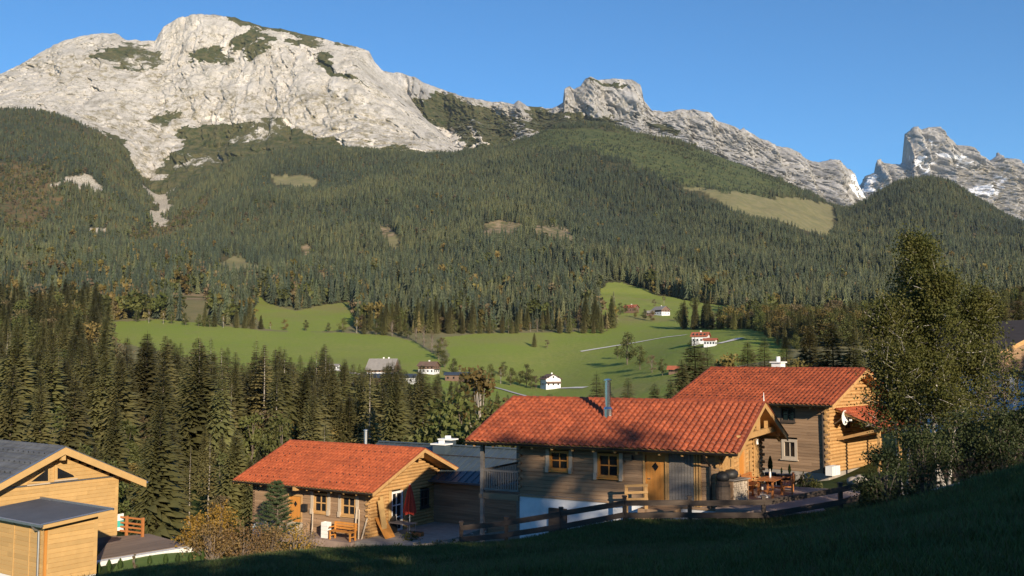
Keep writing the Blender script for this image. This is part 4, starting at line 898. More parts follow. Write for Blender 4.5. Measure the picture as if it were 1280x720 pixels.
for yy_ in (.02, Wd-.02, yM): MB().beam((xl+.3, yy_, (zW+.02 if yy_ != yM else zR-.42)), (.62, yy_, (zW+.02 if yy_ != yM else zR-.42)), .2, .28).build('purlin', 'gold_wood', rt)
MB().box(-Ln+.02, -.02, .02, Wd-.02, -2, -.005).build('foundation', 'stone', rt)
c_ = bh_.at(973, 462, 'y', yM+.6); MB().box(c_[0]-.32, c_[0]+.32, yM+.3, yM+.9, zR-.9, zR+.35).build('chimney', 'white_paint', rt)
MB().box(c_[0]-.40, c_[0]+.40, yM+.2, yM+1.0, zR+.352, zR+.43).build('chimney_cap', 'white_paint', rt); MB().tube([(c_[0], yM+.6, zR+.43), (c_[0], yM+.6, zR+.75)], .13, 10).build('chimney_pot', 'white_paint', rt)
MB().tube([(-.25, -1.05, zE-.1), (-.25, -.7, zE-.3), (-.25, -.1, zE-.55), (-.25, -.08, 0)], .05, 8).build('downpipe', 'dark_gutter', rt)
# porch on the gable side
pz = bh_.at(1045, 541, 'x', 2.2)[2]; P_ = MB(); y0_, y1_ = 1.0, 7.4; xo = 2.6
P_.loft([[(0.06, y, pz+.95), (xo, y, pz), (xo, y, pz-.12), (.06, y, pz+.83)] for y in (y0_, y1_)]); porch = P_.build('porch_roof', 'gold_wood', rt)
V, f, tn = tile_slope(y0_-.1, y1_+.1, 0, 0, 2.54, .95, .27, .36); V = np.stack([xo-V[:, 1], V[:, 0], V[:, 2]+pz+.02], 1); o = obj('roof_tiles', np_mesh('roof_tiles', V, f, 'clay_tile', smooth=False), porch); o['kind'] = 'stuff'; attr(o.data, 'tone', tn)
MB().beam((xo+.08, y0_-.1, pz-.03), (xo+.08, y1_+.1, pz-.03), .13, .10).build('gutter', 'dark_gutter', porch)
for yy_ in (1.2, 4.2, 7.2): MB().beam((2.4, yy_, 0), (2.4, yy_, pz-.1), .16, .16, (1, 0, 0)).build('porch_post', 'gold_wood', porch); MB().beam((.05, yy_, pz-.75), (2.4, yy_, pz-.12), .12, .16).build('porch_brace', 'gold_wood', porch)
# ---- new house at the left edge
yw = 35; y_ = R(yw); ax = np.array([math.cos(y_), -math.sin(y_), 0]); ay = np.array([math.sin(y_), math.cos(y_), 0]); nO = np.array([-25.74, 45.0, -6.70]); FLZ = -9.55
O_ = nO+1.15*ay-.8*ax
nh = House('new_timber_house', (O_[0], O_[1], FLZ), yw, 'new pale timber house with grey roof at the left edge')
rt = nh.root; yF, yB, zE, zR = -1.15, 8.35, -6.7-FLZ, -6.7-FLZ+2.2; yM = (yF+yB)/2; sl = (zR-zE)/(yM-yF); Wd = 7.2; zW = zE+1.15*sl-.2; Ln = 10
roof = gable_roof(nh, -11, .8, yF, yB, zE, zR, 'grey_tile', 'new_wood', 'new_wood', 'zinc', tw=.42, tl=.42, wave=.008, bh=.36, snow=1)
fF = Face('front', 0); fG = Face('gable', 0); fB = Face('back', Wd); fL = Face('rear', -Ln)
for f_, a_, b_ in ((fF, -Ln, 0), (fB, -Ln, 0), (fL, 0, Wd)): wall(rt, 'side_wall', 'new_wood', f_, a_, b_, 0, zW, course=.2)
wall(rt, 'rear_gable_top', 'new_wood', fL, 0, Wd, zW, zR-.15, gable=(yM, zR-.2, sl), course=.2)
wall(rt, 'gable_wall', 'new_wood', fG, 0, Wd, 0, zW, course=.2, jit=.002); wall(rt, 'gable_top', 'new_wood', fG, 0, Wd, zW+.06, zR-.15, gable=(yM, zR-.2, sl), course=.2, jit=.002)
m_ = MB(); fG.box(m_, 0, Wd, -.1, .06, zW, zW+.05); m_.build('ledge', 'zinc', rt)
for k, (a, b, c, d, e) in enumerate((((38, 602), (59, 601), (59, 586), (38, 601.0), 0), ((71, 598.5), (92, 596), (71, 584.5), (90, 594), 1))):
    q = [nh.at(*v, 'x', .0) for v in (a, b, c, d)]
    if k == 0: poly = [(q[0][1], q[0][2]), (q[1][1], q[1][2]), (q[2][1], q[2][2])]
    else: poly = [(q[0][1], q[0][2]), (q[1][1], q[1][2]), (q[3][1], q[3][2]+.02), (q[2][1], q[2][2])]
    cy, cz = sum(v[0] for v in poly)/len(poly), sum(v[1] for v in poly)/len(poly)
    big = [(cy+(a_-cy)*1.35, cz+(b_-cz)*1.5) for a_, b_ in poly]
    o = MB().prism(big, 'x', .002, .07).build('gable_window', 'new_wood', rt); MB().prism(poly, 'x', .071, .085).build('pane', 'black_glass', o)
    MB().box(.072, .12, min(v[0] for v in big), max(v[0] for v in big), min(v[1] for v in big)-.04, min(v[1] for v in big)+.03).build('sill', 'pale_wood', o)
for yy_ in (.02, Wd-.02, yM): MB().beam((-10.7, yy_, (zW+.12 if yy_ != yM else zR-.52)), (.72, yy_, (zW+.12 if yy_ != yM else zR-.52)), .22, .26).build('purlin', 'new_wood', rt)
MB().box(-Ln+.02, -.02, .02, Wd-.02, -2.0, -.005).build('foundation', 'deck_wood', rt)
wn_ = nh.rect(fG, 107, 628, 116, 645); window(rt, Face('gable', .06), wn_, 'new_wood', 1, 1, .1)
# ---- slate-blue roofed house behind
q0 = pt(612, 604, 60); sh = House('slate_roofed_house', (q0[0], q0[1], -12.2), 30, 'dark grey house with slate-blue metal roof between the two red roofs')
rt = sh.root; yF, yB, zE = -.5, 8.0, q0[2]+12.2; yM = 3.75; rz_ = sh.at(560, 557, 'y', yM)[2]; zR = rz_; sl = (zR-zE)/(yM-yF); xl = sh.at(474, 552, 'y', yM)[0]
rf = MB(); x1 = 6.5
for ye in (yF, yB): rf.loft([[(x, ye, zE), (x, yM, zR), (x, yM, zR-.15), (x, ye, zE-.15)] for x in (xl, x1)])
roof = rf.build('roof', 'slate_metal', rt)
ns = int((x1-xl)/.5)
for i in range(ns+1):
    x = xl+(x1-xl)*i/ns; MB().loft([[(x+d, yF, zE+e) for d, e in ((-.012, .002), (.012, .002), (.012, .045), (-.012, .045))], [(x+d, yM, zR+e) for d, e in ((-.012, .002), (.012, .002), (.012, .045), (-.012, .045))]]).build('standing_seam', 'slate_metal', roof)
MB().beam((xl, yM, zR+.05), (x1, yM, zR+.05), .3, .07).build('ridge_cap', 'slate_metal', roof); MB().beam((xl, yF-.07, zE-.05), (x1, yF-.07, zE-.05), .14, .12).build('gutter', 'slate_metal', roof)
MB().beam((xl, yM-1.3, zR-1.3*sl+.05), (x1, yM-1.3, zR-1.3*sl+.05), .05, .05).build('snow_rail', 'dark_gutter', roof)
zw = zE+.5*sl-.2
wall(rt, 'front_wall', 'weathered_wood', Face('front', 0), xl+.6, x1-.6, 0, zw); wall(rt, 'back_wall', 'weathered_wood', Face('back', 7.5), xl+.6, x1-.6, 0, zw)
for f_ in (Face('gable', x1-.6), Face('rear', xl+.6)): wall(rt, 'gable_wall', 'weathered_wood', f_, 0, 7.5, 0, zw); wall(rt, 'gable_top', 'weathered_wood', f_, 0, 7.5, zw, zR-.1, gable=(yM, zR-.16, sl))
MB().box(xl+.7, x1-.7, .03, 7.45, -1.5, -.004).build('foundation', 'plaster', rt)
for px, tp_, bt, wd_ in ((552, 553, 577, .5), (560, 547, 562, .45)):
    yy_ = yM-.9 if px == 552 else yM+.6; a = sh.at(px, tp_, 'y', yy_); zb_ = zR-abs(yy_-yM)*sl-.3
    c = MB().box(a[0]-wd_, a[0]+wd_, yy_-.35, yy_+.35, zb_, a[2]-.15).build('chimney', 'slate_metal', rt)
    MB().box(a[0]-wd_-.12, a[0]+wd_+.12, yy_-.47, yy_+.47, a[2]-.148, a[2]-.06).build('chimney_cap', 'white_paint', c); MB().box(a[0]-.15, a[0]+.15, yy_-.15, yy_+.15, a[2]-.06, a[2]+.14).build('chimney_pot', 'white_paint', c)
a = on_roof(sh, 531, 566, yF, yM, zE, zR); k_ = MB().loft([[(a[0]+u, a[1]+v, a[2]+v*sl+e) for u, v in ((-.55, -.5), (.55, -.5), (.55, .6), (-.55, .6))] for e in (.01, .08)]); k_.build('roof_window', 'black_glass', roof)
# ---- house at the right edge, behind the birch
q0 = pt(1246, 500, 58); rh = House('white_house', (q0[0], q0[1], q0[2]), 76, 'white and brown house behind the birch at the right edge')
rt = rh.root; MB().box(-11, 0, 0, 9, -2.5, 1.75).build('lower_wall', 'plaster', rt); wall(rt, 'gable_wall', 'weathered_wood', Face('gable', .03), -.02, 9.02, 1.752, 3.0); wall(rt, 'side_wall', 'weathered_wood', Face('front', -.03), -11, 0, 1.752, 3.0)
wall(rt, 'gable_top', 'weathered_wood', Face('gable', .03), 0, 9, 3.0, 4.9, gable=(4.5, 4.95, .42))
rf = MB()
for ye in (-1.1, 10.1): rf.loft([[(x, ye, 2.72), (x, 4.5, 5.07), (x, 4.5, 4.92), (x, ye, 2.57)] for x in (-12, 1.2)])
roof = rf.build('roof', 'dark_wood', rt)
for ye in (-1.1, 10.1): MB().loft([[(x, ye, 2.76), (x, 4.5, 5.12), (x, 4.5, 4.86), (x, ye, 2.50)] for x in (1.202, 1.25)]).build('bargeboard', 'gold_wood', roof)
for a in (1.5, 4.0, 6.5): window(rt, Face('gable', -.02), (a, a+1.0, .3, 1.4), 'gold_wood', 2, 1, .1)
MB().box(.05, 1.1, .2, 8.8, 1.76, 1.9).build('balcony', 'weathered_wood', rt)
# ================================================================== NEAR THINGS
def strip(name, A, B, m, n=24, dz=.03, label=None, kind='structure', th=0):
    """a sheet laid on the land between two lines"""
    A, B = np.array(A, float), np.array(B, float)
    def res(P):
        d = np.r_[0, np.cumsum(np.hypot(*(P[1:]-P[:-1]).T))]; t = np.linspace(0, d[-1], n); return np.stack([np.interp(t, d, P[:, i]) for i in (0, 1)], 1)
    a, b = res(A), res(B); W = np.stack([a+(b-a)*f for f in np.linspace(0, 1, 6)], 1); Z = H(W[..., 0], W[..., 1])+dz
    V = np.concatenate([W, Z[..., None]], -1).reshape(-1, 3); o = obj(name, np_mesh(name, V, grid_faces(n, 6), m)); return tag(o, label, kind=kind)
def hxy(px, py, **k): return hit(px, py, **k)[:2]
# ---- paths and terraces
w2 = lambda h, x, y: tuple(h.world(x, y, 0)[:2])
strip('path', [w2(mc, -4.6, -1.15), w2(mc, 0, -1.2), w2(mc, 3.5, -1.0), w2(mc, 6.5, .8), w2(mc, 9.5, 3.5)], [w2(mc, -4.6, -2.1), w2(mc, 0, -2.35), w2(mc, 4.0, -2.4), w2(mc, 8.2, -1.0), w2(mc, 12, 1.5)], 'gravel', dz=.05, label='grey gravel path along the dark fence')
TZ_ = -5.80; tr = MB(); tr.prism([w2(mc, .03, -.75), w2(mc, 3.2, -.6), w2(mc, 6.3, 1.4), w2(mc, 6.6, 6.8), w2(mc, .03, 7.2)], 'z', TZ_-1.0, TZ_); tag(tr.build('terrace', 'paving'), 'brown paved terrace beside the middle house', kind='structure')
tr = MB(); tr.prism([w2(lc, .05, -1.2), w2(lc, 3.4, -1.6), w2(lc, 4.4, 2.5), w2(lc, 4.0, 8.0), w2(lc, .05, 8.0)], 'z', -11.6, -10.48); tag(tr.build('terrace', 'stone'), 'stone terrace at the gable of the left red-roofed house', kind='structure')
tr = MB(); tr.prism([w2(lc, -7.2, -1.6), w2(lc, 0.0, -1.5), w2(lc, 0, .0), w2(lc, -7.2, 0)], 'z', -11.6, -10.53); tag(tr.build('terrace', 'paving'), 'earthy strip under the windows of the left red-roofed house', kind='structure')
# ---- fences
def fence(posts, label, rails, ph, m='dark_wood', wd=.17, pw=.14, cap=True):
    P = [np.array([x, y, hz1(x, y)]) for x, y in posts]; e = empty('fence', P[0], 0, label, 'fence'); o = P[0]
    for p in P:
        q = p-o; b = MB().box(q[0]-pw/2, q[0]+pw/2, q[1]-pw/2, q[1]+pw/2, q[2]-.4, q[2]+ph).build('post', m, e)
        if cap: MB().box(q[0]-pw*.65, q[0]+pw*.65, q[1]-pw*.65, q[1]+pw*.65, q[2]+ph+.002, q[2]+ph+.05).build('post_cap', m, b)
    for a, b in zip(P[:-1], P[1:]):
        d = (b-a)[:2]; nn = np.array([d[1], -d[0]])/np.hypot(*d)*(pw/2+.03)
        for hgt in rails:
            j = random.uniform(-.02, .02); MB().beam((a[0]-o[0]+nn[0], a[1]-o[1]+nn[1], a[2]-o[2]+hgt+j), (b[0]-o[0]+nn[0], b[1]-o[1]+nn[1], b[2]-o[2]+hgt-j), .045, wd).build('rail', m, e)
    return e
def px_xy(px, Y): return float(ray(px, 560)[0])*Y, Y
fence([px_xy(*q) for q in ((577, 37.6), (633, 37.0), (701, 36.3), (780, 36.0), (861, 36.2), (953, 35.8), (1049, 35.6), (1122, 35.2))], 'dark wooden rail fence running across the shaded grass in front of the houses', (.42, .88), 1.08, wd=.2)
fence([px_xy(*q) for q in ((519, 49.5), (552, 48.6), (590, 47.6), (606, 47.2), (652, 46.2))], 'weathered rail fence between the left house and the balcony posts', (.30, .60, .90), 1.05, 'grey_wood')
q = [mc.world(*v, 0)[:2] for v in ((6.4, 7.6), (8.2, 6.6), (10.2, 5.4), (12.0, 4.2))]
fence(q, 'dark low fence behind the terrace table and benches', (.25, .5, .75), .95)
hr = empty('hand_rail', mc.world(-3.6, -1.0, -.1), mc.root.rotation_euler.z, 'short wooden handrail on the steps left of the orange door', 'railing')
for x in (0, .85): MB().box(x-.05, x+.05, -.05, .05, -.5, .95).build('post', 'gold_wood', hr)
for z in (.35, .62, .9): MB().beam((-.05, -.06, z), (.95, -.06, z+.1), .03, .1).build('rail', 'gold_wood', hr)
ds = empty('door_step', mc.world(-2.35, -.55, -.35), mc.root.rotation_euler.z, 'wooden step below the orange front door of the middle house', 'step'); MB().box(-.75, .75, -.5, .48, -.5, .28).build('tread', 'weathered_wood', ds); MB().box(-.75, .75, -.85, -.51, -.5, .1).build('lower_tread', 'weathered_wood', ds)
# ---- terrace furniture of the middle house
def bench(name, loc, rz, label, L=1.5, m='furniture_wood', s=1.0):
    e = empty(name, loc, rz, label, 'bench')
    for x in (-L/2+.08, L/2-.08):
        for y, hh in ((-.2, .42), (.2, .85)): MB().box(x-.035, x+.035, y-.035, y+.035, 0, hh).build('leg', m, e)
        MB().box(x-.03, x+.03, -.24, .2, .60, .65).build('armrest', m, e); MB().box(x-.03, x+.03, -.165, .165, .18, .23).build('stretcher', m, e)
    for i in range(4): MB().box(-L/2, L/2, -.24+i*.12, -.14+i*.12, .425, .45).build('seat_slat', m, e)
    for i in range(3): MB().box(-L/2, L/2, .24, .265, .50+i*.13, .60+i*.13).build('back_slat', m, e)
    e.scale = (s, s, s); return e
MR = mc.root.rotation_euler.z
def on_t(px, py): a = mc.at(px, py, 'z', TZ_-mc.O[2]); return mc.world(a[0], a[1], TZ_-mc.O[2])
e = empty('garden_table', on_t(963, 620), MR+1.5, 'orange-brown wooden garden table between two benches on the terrace', 'table'); L, Wt = 1.6, .85
for i in range(6): MB().box(-L/2, L/2, -Wt/2+i*Wt/6, -Wt/2+(i+1)*Wt/6-.012, .71, .74).build('top_slat', 'furniture_wood', e)
for x in (-L/2+.15, L/2-.15):
    for y in (-.3, .3): MB().box(x-.04, x+.04, y-.04, y+.04, 0, .708).build('leg', 'furniture_wood', e)
    MB().box(x-.025, x+.025, -.26, .26, .25, .32).build('stretcher', 'furniture_wood', e)
bench('garden_bench', on_t(940, 617), MR+1.57, 'wooden bench against the lit gable wall of the middle house'); bench('garden_bench', on_t(985, 617), MR-1.4, 'wooden bench on the right of the terrace table')
e = empty('parasol_stand', on_t(953, 621), 0, 'white round parasol stand without parasol on the terrace', 'parasol stand'); MB().tube([(0, 0, 0), (0, 0, .06), (0, 0, .12)], [.32, .32, .10], 20).build('base', 'white_paint', e); MB().tube([(0, 0, .12), (0, 0, .42)], .045, 10).build('tube', 'white_paint', e)
e = empty('bottle', tuple(np.array(on_t(963, 620))+np.array([.1, .35, .74])), 0, 'pale bottle standing on the terrace table', 'bottle'); MB().tube([(0, 0, .002), (0, 0, .2), (0, 0, .26), (0, 0, .36)], [.045, .045, .018, .016], 10).build('glass', 'white_paint', e)
def woodpile(loc, rz, L, Hh, D, label, cover=True, seed=3):
    e = empty('firewood_stack', loc, rz, label, 'firewood'); r = random.Random(seed); mb = MB(); z = .06; row = 0
    while z < Hh:
        x = -L/2+.05*(row % 2)
        while x < L/2-.04:
            q = r.uniform(.045, .065); mb.tube([(x, -D/2+r.uniform(-.03, .02), z), (x, D/2, z)], q, 6); x += q*1.85
        z += .095; row += 1
    o = mb.build('logs', 'pale_wood', e); o['kind'] = 'stuff'
    for x in (-L/2-.08, L/2+.02): MB().box(x, x+.06, -D/2, D/2, 0, Hh+.1).build('side_board', 'weathered_wood', e)
    if cover: MB().box(-L/2-.12, L/2+.12, -D/2-.08, D/2+.08, Hh+.10, Hh+.14).build('cover', 'grey_wood', e)
    return e
woodpile(on_t(921, 629), MR+1.25, 1.0, .85, .4, 'covered stack of sunlit firewood by the corner of the middle house')
e = empty('barrel', on_t(904, 633), 0, 'dark brown barrel at the corner of the middle house', 'barrel'); MB().tube([(0, 0, 0), (0, 0, .3), (0, 0, .6), (0, 0, .95), (0, 0, 1.0)], [.24, .29, .30, .26, .25], 14).build('body', 'dark_wood', e)
for z in (.15, .8): MB().tube([(0, 0, z), (0, 0, z+.04)], .295 if z > .5 else .285, 14).build('hoop', 'dark_gutter', e)
def lump(name, loc, s, m, seed, parent=None, sub=2, rough=.25):
    import bmesh
    b = bmesh.new(); bmesh.ops.create_icosphere(b, subdivisions=sub, radius=1); r = np.random.default_rng(seed); o_ = r.uniform(0, 50, 3)
    P = np.array([v.co[:] for v in b.verts]); d = 1+rough*fbm(P[:, 0]*1.3+o_[0], P[:, 1]*1.3+o_[1], P[:, 2]*1.3+o_[2], 3, seed)
    for v, k in zip(b.verts, d): v.co = Vector((v.co.x*k*s[0], v.co.y*k*s[1], max(v.co.z*k, -.6)*s[2]))
    me = bpy.data.meshes.new(name); b.to_mesh(me); b.free(); me.materials.append(MATS[m]); me.polygons.foreach_set('use_smooth', [True]*len(me.polygons)); o = obj(name, me, parent); o.location = loc; return o
a = np.array(on_t(904, 633)); tag(lump('rubbish_bag', tuple(a+np.array([0, 0, 1.14])), (.26, .24, .24), 'black_plastic', 3), 'black rubbish bag lying on top of the barrel', 'bag')
a = np.array(on_t(921, 629)); tag(lump('rubbish_bag', tuple(a+np.array([-.25, .0, 1.15])), (.34, .26, .24), 'black_plastic', 4), 'shiny dark bag lying on the covered firewood stack', 'bag')
# ---- left red-roofed house: bench, boards, table, parasol
LR = lc.root.rotation_euler.z
def on_l(px, py, z=.02): a = lc.at(px, py, 'z', z); return lc.world(a[0], a[1], z)
bench('garden_bench', on_l(428, 675), LR, 'orange garden bench under the window of the left red-roofed house', 1.5, 'orange_wood', 1.15)
e = empty('crate_stack', on_l(407.5, 672), LR, 'stack of white plastic crates left of the orange bench', 'crates')
for i in range(4):
    b = MB(); z = i*.23+.002; b.box(-.24, .24, -.18, .18, z, z+.03); b.box(-.24, -.215, -.18, .18, z+.03, z+.22); b.box(.215, .24, -.18, .18, z+.03, z+.22); b.box(-.214, .214, -.18, -.155, z+.03, z+.22); b.box(-.214, .214, .155, .18, z+.03, z+.22); b.build('crate', 'white_paint', e)
for k, (px, py, px2, py2, wd_, lab) in enumerate(((443, 674, 446, 634, .12, 'tall pole leaning beside the right window of the left house'), (448, 674, 449, 637, .10, 'thin pole leaning right of the orange bench'), (452, 674, 459, 648, .10, 'short pole leaning towards the corner of the left house'), (390, 668, 391, 640, .08, 'thin pole leaning between the letter box and the left window'))):
    a = np.array(on_l(px, py)); b_ = np.array(lc.world(*lc.at(px2, py2, 'y', -.1))); e = empty('leaning_pole', a, 0, lab, 'pole'); MB().tube([(0, 0, 0), tuple(b_-a)], .045, 7).build('shaft', 'pale_wood', e)
for k, (px, w_, hh, ln, lab) in enumerate(((467, .30, 2.2, .5, 'broad sunlit board leaning at the corner of the left house'), (472, .26, 2.4, .55, 'long pale board leaning beside the broad board'), (477, .30, 2.0, .8, 'tilted pale plank leaning nearest the glazed door'), (468, .9, 1.15, 1.1, 'square orange panel leaning in front of the boards'))):
    a = lc.at(px, 671, 'z', .02); y0 = a[1]; xx = .75 if k < 3 else 1.15; e = empty('leaning_board', lc.world(xx, y0, .0), LR, lab, 'board')
    MB().loft([[(0, -w_/2, 0), (0, w_/2, 0), (.05, w_/2, 0), (.05, -w_/2, 0)], [(-ln, -w_/2+.1*k, hh), (-ln, w_/2+.1*k, hh), (-ln+.05, w_/2+.1*k, hh), (-ln+.05, -w_/2+.1*k, hh)]]).build('plank', 'new_wood' if k < 3 else 'orange_wood', e)
e = empty('patio_table', on_l(503, 669), LR, 'grey patio table beside the red parasol', 'table')
MB().box(-.8, .8, -.45, .45, .72, .75).build('top', 'grey_wood', e)
for x in (-.7, .7):
    for y in (-.38, .38): MB().tube([(x, y, 0), (x, y, .719)], .025, 8).build('leg', 'zinc', e)
e = empty('covered_chair', on_l(487, 667), LR, 'patio chair under a dark cover left of the grey table', 'chair'); MB().loft([[(-.35, -.35, .02), (.35, -.35, .02), (.35, .35, .02), (-.35, .35, .02)], [(-.3, -.3, .5), (.3, -.3, .5), (.3, .32, .5), (-.3, .32, .5)], [(-.26, .05, .9), (.26, .05, .95), (.26, .3, 1.05), (-.26, .3, 1.0)]]).build('cover', 'black_plastic', e)
MB().box(-.28, .28, -.25, .28, .0, .03).build('frame', 'zinc', e)
pa = on_l(512, 668); e = empty('parasol', pa, 0, 'closed red parasol beside the gable of the left red-roofed house', 'parasol'); zt_ = lc.at(512, 606, 'x', lc.at(512, 668, 'z', .02)[0])[2]
MB().tube([(0, 0, 0), (0, 0, zt_+.05)], .022, 8).build('pole', 'white_paint', e); MB().tube([(0, 0, 0), (0, 0, .07)], .25, 14).build('base', 'stone', e)
cl = MB(); rings = []
for z, r_ in ((zt_-1.75, .34), (zt_-1.55, .33), (zt_-1.0, .25), (zt_-.45, .15), (zt_-.1, .06), (zt_, .02)): rings.append([(r_*(1+.22*math.cos(8*t))*math.cos(t), r_*(1+.22*math.cos(8*t))*math.sin(t), z+.05*math.cos(4*t)*(z < zt_-1.6)) for t in np.linspace(0, 2*math.pi, 32, endpoint=False)])
cl.loft(rings).build('canopy', 'red_cloth', e)
e = empty('planter', on_l(522, 671), LR, 'orange planter box at the edge of the stone terrace', 'planter'); MB().box(-.35, .35, -.15, .15, 0, .28).build('box', 'furniture_wood', e); MB().box(-.32, .32, -.12, .12, .281, .30).build('soil', 'dark_wood', e)
woodpile(on_l(372, 668), LR, 1.3, .7, .5, 'low firewood stack in front of the orange door of the left house', cover=False, seed=8)
e = empty('timber_pile', on_l(336, 664), LR+.4, 'heap of pale offcut boards left of the firewood stack', 'timber')
for i in range(9): a_ = random.uniform(-.5, .5); MB().beam((-.8+random.uniform(-.3, .3), random.uniform(-.4, .4), .05+i*.06), (.8, random.uniform(-.4, .4), .07+i*.085), .16, .035).build('board', 'white_paint' if i % 2 else 'pale_wood', e)
# ---- shed, deck, railing at the left house
s0 = pt(57, 654, 41); shd = House('garden_shed', (s0[0], s0[1], -9.55), 35, 'flat grey roofed wooden shed with downpipe in front of the new house'); rt = shd.root; hz_ = s0[2]+9.55; Wd, Ln = 2.42, 5.4
fF, fG = Face('front', 0), Face('gable', 0)
wall(rt, 'front_wall', 'new_wood', fF, -Ln, 0, 0, hz_-.14, course=.2, jit=.002); wall(rt, 'side_wall', 'new_wood', fG, 0, Wd, 0, hz_-.12, course=.2, jit=.002)
wall(rt, 'back_wall', 'new_wood', Face('back', Wd), -Ln, 0, 0, hz_-.0, course=.2)
MB().box(-Ln, -.02, .02, Wd-.02, -1.2, -.004).build('foundation', 'white_paint', rt)
for x in (-1.3, -2.6, -.04): m_ = MB(); fF.box(m_, x, x+.08, .004, .03, 0, hz_-.16); m_.build('cover_strip', 'orange_wood' if x > -.1 else 'new_wood', rt)
m_ = MB(); fG.box(m_, 0, .09, .004, .03, 0, hz_-.16); m_.build('cover_strip', 'orange_wood', rt)
rp = MB().loft([[(x, -.32, hz_), (x, Wd+.42, hz_+.24), (x, Wd+.42, hz_+.12), (x, -.32, hz_-.12)] for x in (-Ln-.3, .42)]); roof = rp.build('roof', 'grey_tile', rt)
MB().loft([[(x, -.36, hz_+.03), (x, Wd+.45, hz_+.27), (x, Wd+.45, hz_+.10), (x, -.36, hz_-.15)] for x in (.422, .46)]).build('fascia', 'new_wood', roof)
MB().loft([[(x, -.36, hz_+.05), (x, Wd+.45, hz_+.29), (x, Wd+.45, hz_+.255), (x, -.36, hz_+.015)] for x in (.30, .48)]).build('edge_trim', 'zinc', roof)
MB().beam((-Ln-.3, Wd+.44, hz_+.27), (.48, Wd+.44, hz_+.27), .08, .1).build('edge_trim', 'zinc', roof)
MB().beam((-Ln-.3, -.41, hz_-.03), (.46, -.41, hz_-.03), .13, .10).build('gutter', 'zinc', roof)
MB().tube([(-.35, -.41, hz_-.06), (-.35, -.30, hz_-.25), (-.35, -.09, hz_-.36), (-.35, -.08, -.2)], .055, 10).build('downpipe', 'zinc', rt)
dk = [nh.at(*v, 'z', .02)[:2] for v in ((118, 700), (236, 681), (186, 667), (140, 671))]
e = empty('deck', nh.root.location, nh.root.rotation_euler.z, 'weathered plank deck beside the new timber house', 'deck'); A_, B_, C_, D_ = [np.array(v) for v in dk]; nbd = 22
for i in range(nbd):
    f0, f1 = i/nbd+.0008, (i+1)/nbd-.002; p = [A_+(D_-A_)*f0, B_+(C_-B_)*f0, B_+(C_-B_)*f1, A_+(D_-A_)*f1]; MB().prism([tuple(v) for v in p], 'z', -.02, .02).build('plank', 'deck_wood', e)
MB().prism([tuple(v) for v in (A_*.98+C_*.02, B_*.98+D_*.02, C_, D_)], 'z', -1.0, -.022).build('substructure', 'dark_wood', e)
g_ = MB(); gv = (A_-D_)/np.hypot(*(A_-D_)); hv = (B_-A_)/np.hypot(*(B_-A_)); gp = [A_+gv*.03, B_+gv*.03+hv*.1, B_+gv*.55+hv*.3, A_+gv*.55]
gr = g_.prism([nh.world(*v, 0)[:2] for v in gp], 'z', -10.4, -9.56).build('gravel_strip', 'white_gravel'); tag(gr, 'strip of white gravel along the deck', kind='structure')
rl = empty('deck_railing', nh.world(*dk[2], .02), nh.root.rotation_euler.z, 'brown wooden railing at the far side of the deck', 'railing')
pp = [np.array(nh.at(*v, 'z', .02)) for v in ((178, 671), (158, 668.5), (143, 667))]; o_ = np.array([*dk[2], .02])
for p in pp: q = p-o_; MB().box(q[0]-.06, q[0]+.06, q[1]-.06, q[1]+.06, -.2, 1.02).build('post', 'furniture_wood', rl)
for a, b in zip(pp[:-1], pp[1:]):
    for z in (.2, .42, .64, .93): MB().beam((a[0]-o_[0], a[1]-o_[1], z), (b[0]-o_[0], b[1]-o_[1], z), .05, .09).build('rail', 'furniture_wood', rl)
mat('towel_teal', (.05, .36, .30), (.07, .42, .36), 6, .95); mat('blue_tarp', (.02, .045, .11), (.03, .06, .14), 3, .5)
q = nh.at(147, 667.5, 'z', .02); tw_ = empty('towel', nh.world(q[0]+.12, q[1], .2), nh.root.rotation_euler.z, 'white and turquoise striped towel hanging on the deck railing', 'towel')
for i in range(5): MB().loft([[(.03*math.sin(u*9+z*3), u, z) for u in np.linspace(-.26, .26, 7)]+[(.02+.03*math.sin(u*9+z*3), u, z) for u in np.linspace(.26, -.26, 7)] for z in (.02+i*.18, .02+(i+1)*.18-.001)]).build('stripe', 'towel_teal' if i in (1, 2) else 'white_paint', tw_)
x_, y_, z_ = hit(206, 672); e = empty('pool_cover', (x_, y_, z_), .2, 'dark blue pool cover with white rim beyond the deck', 'pool'); pr = [(1.5*math.cos(t), 1.2*math.sin(t)) for t in np.linspace(0, 6.283, 24, endpoint=False)]
MB().prism(pr, 'z', -.3, .30).build('wall', 'white_paint', e); MB().prism([(a*.97, b*.97) for a, b in pr], 'z', .301, .34).build('cover', 'blue_tarp', e)
strip('lawn', [hxy(150, 699), hxy(205, 690), hxy(250, 682)], [hxy(140, 716), hxy(215, 706), hxy(270, 700)], 'lawn', dz=.03, label='bright lawn strip by the deck')
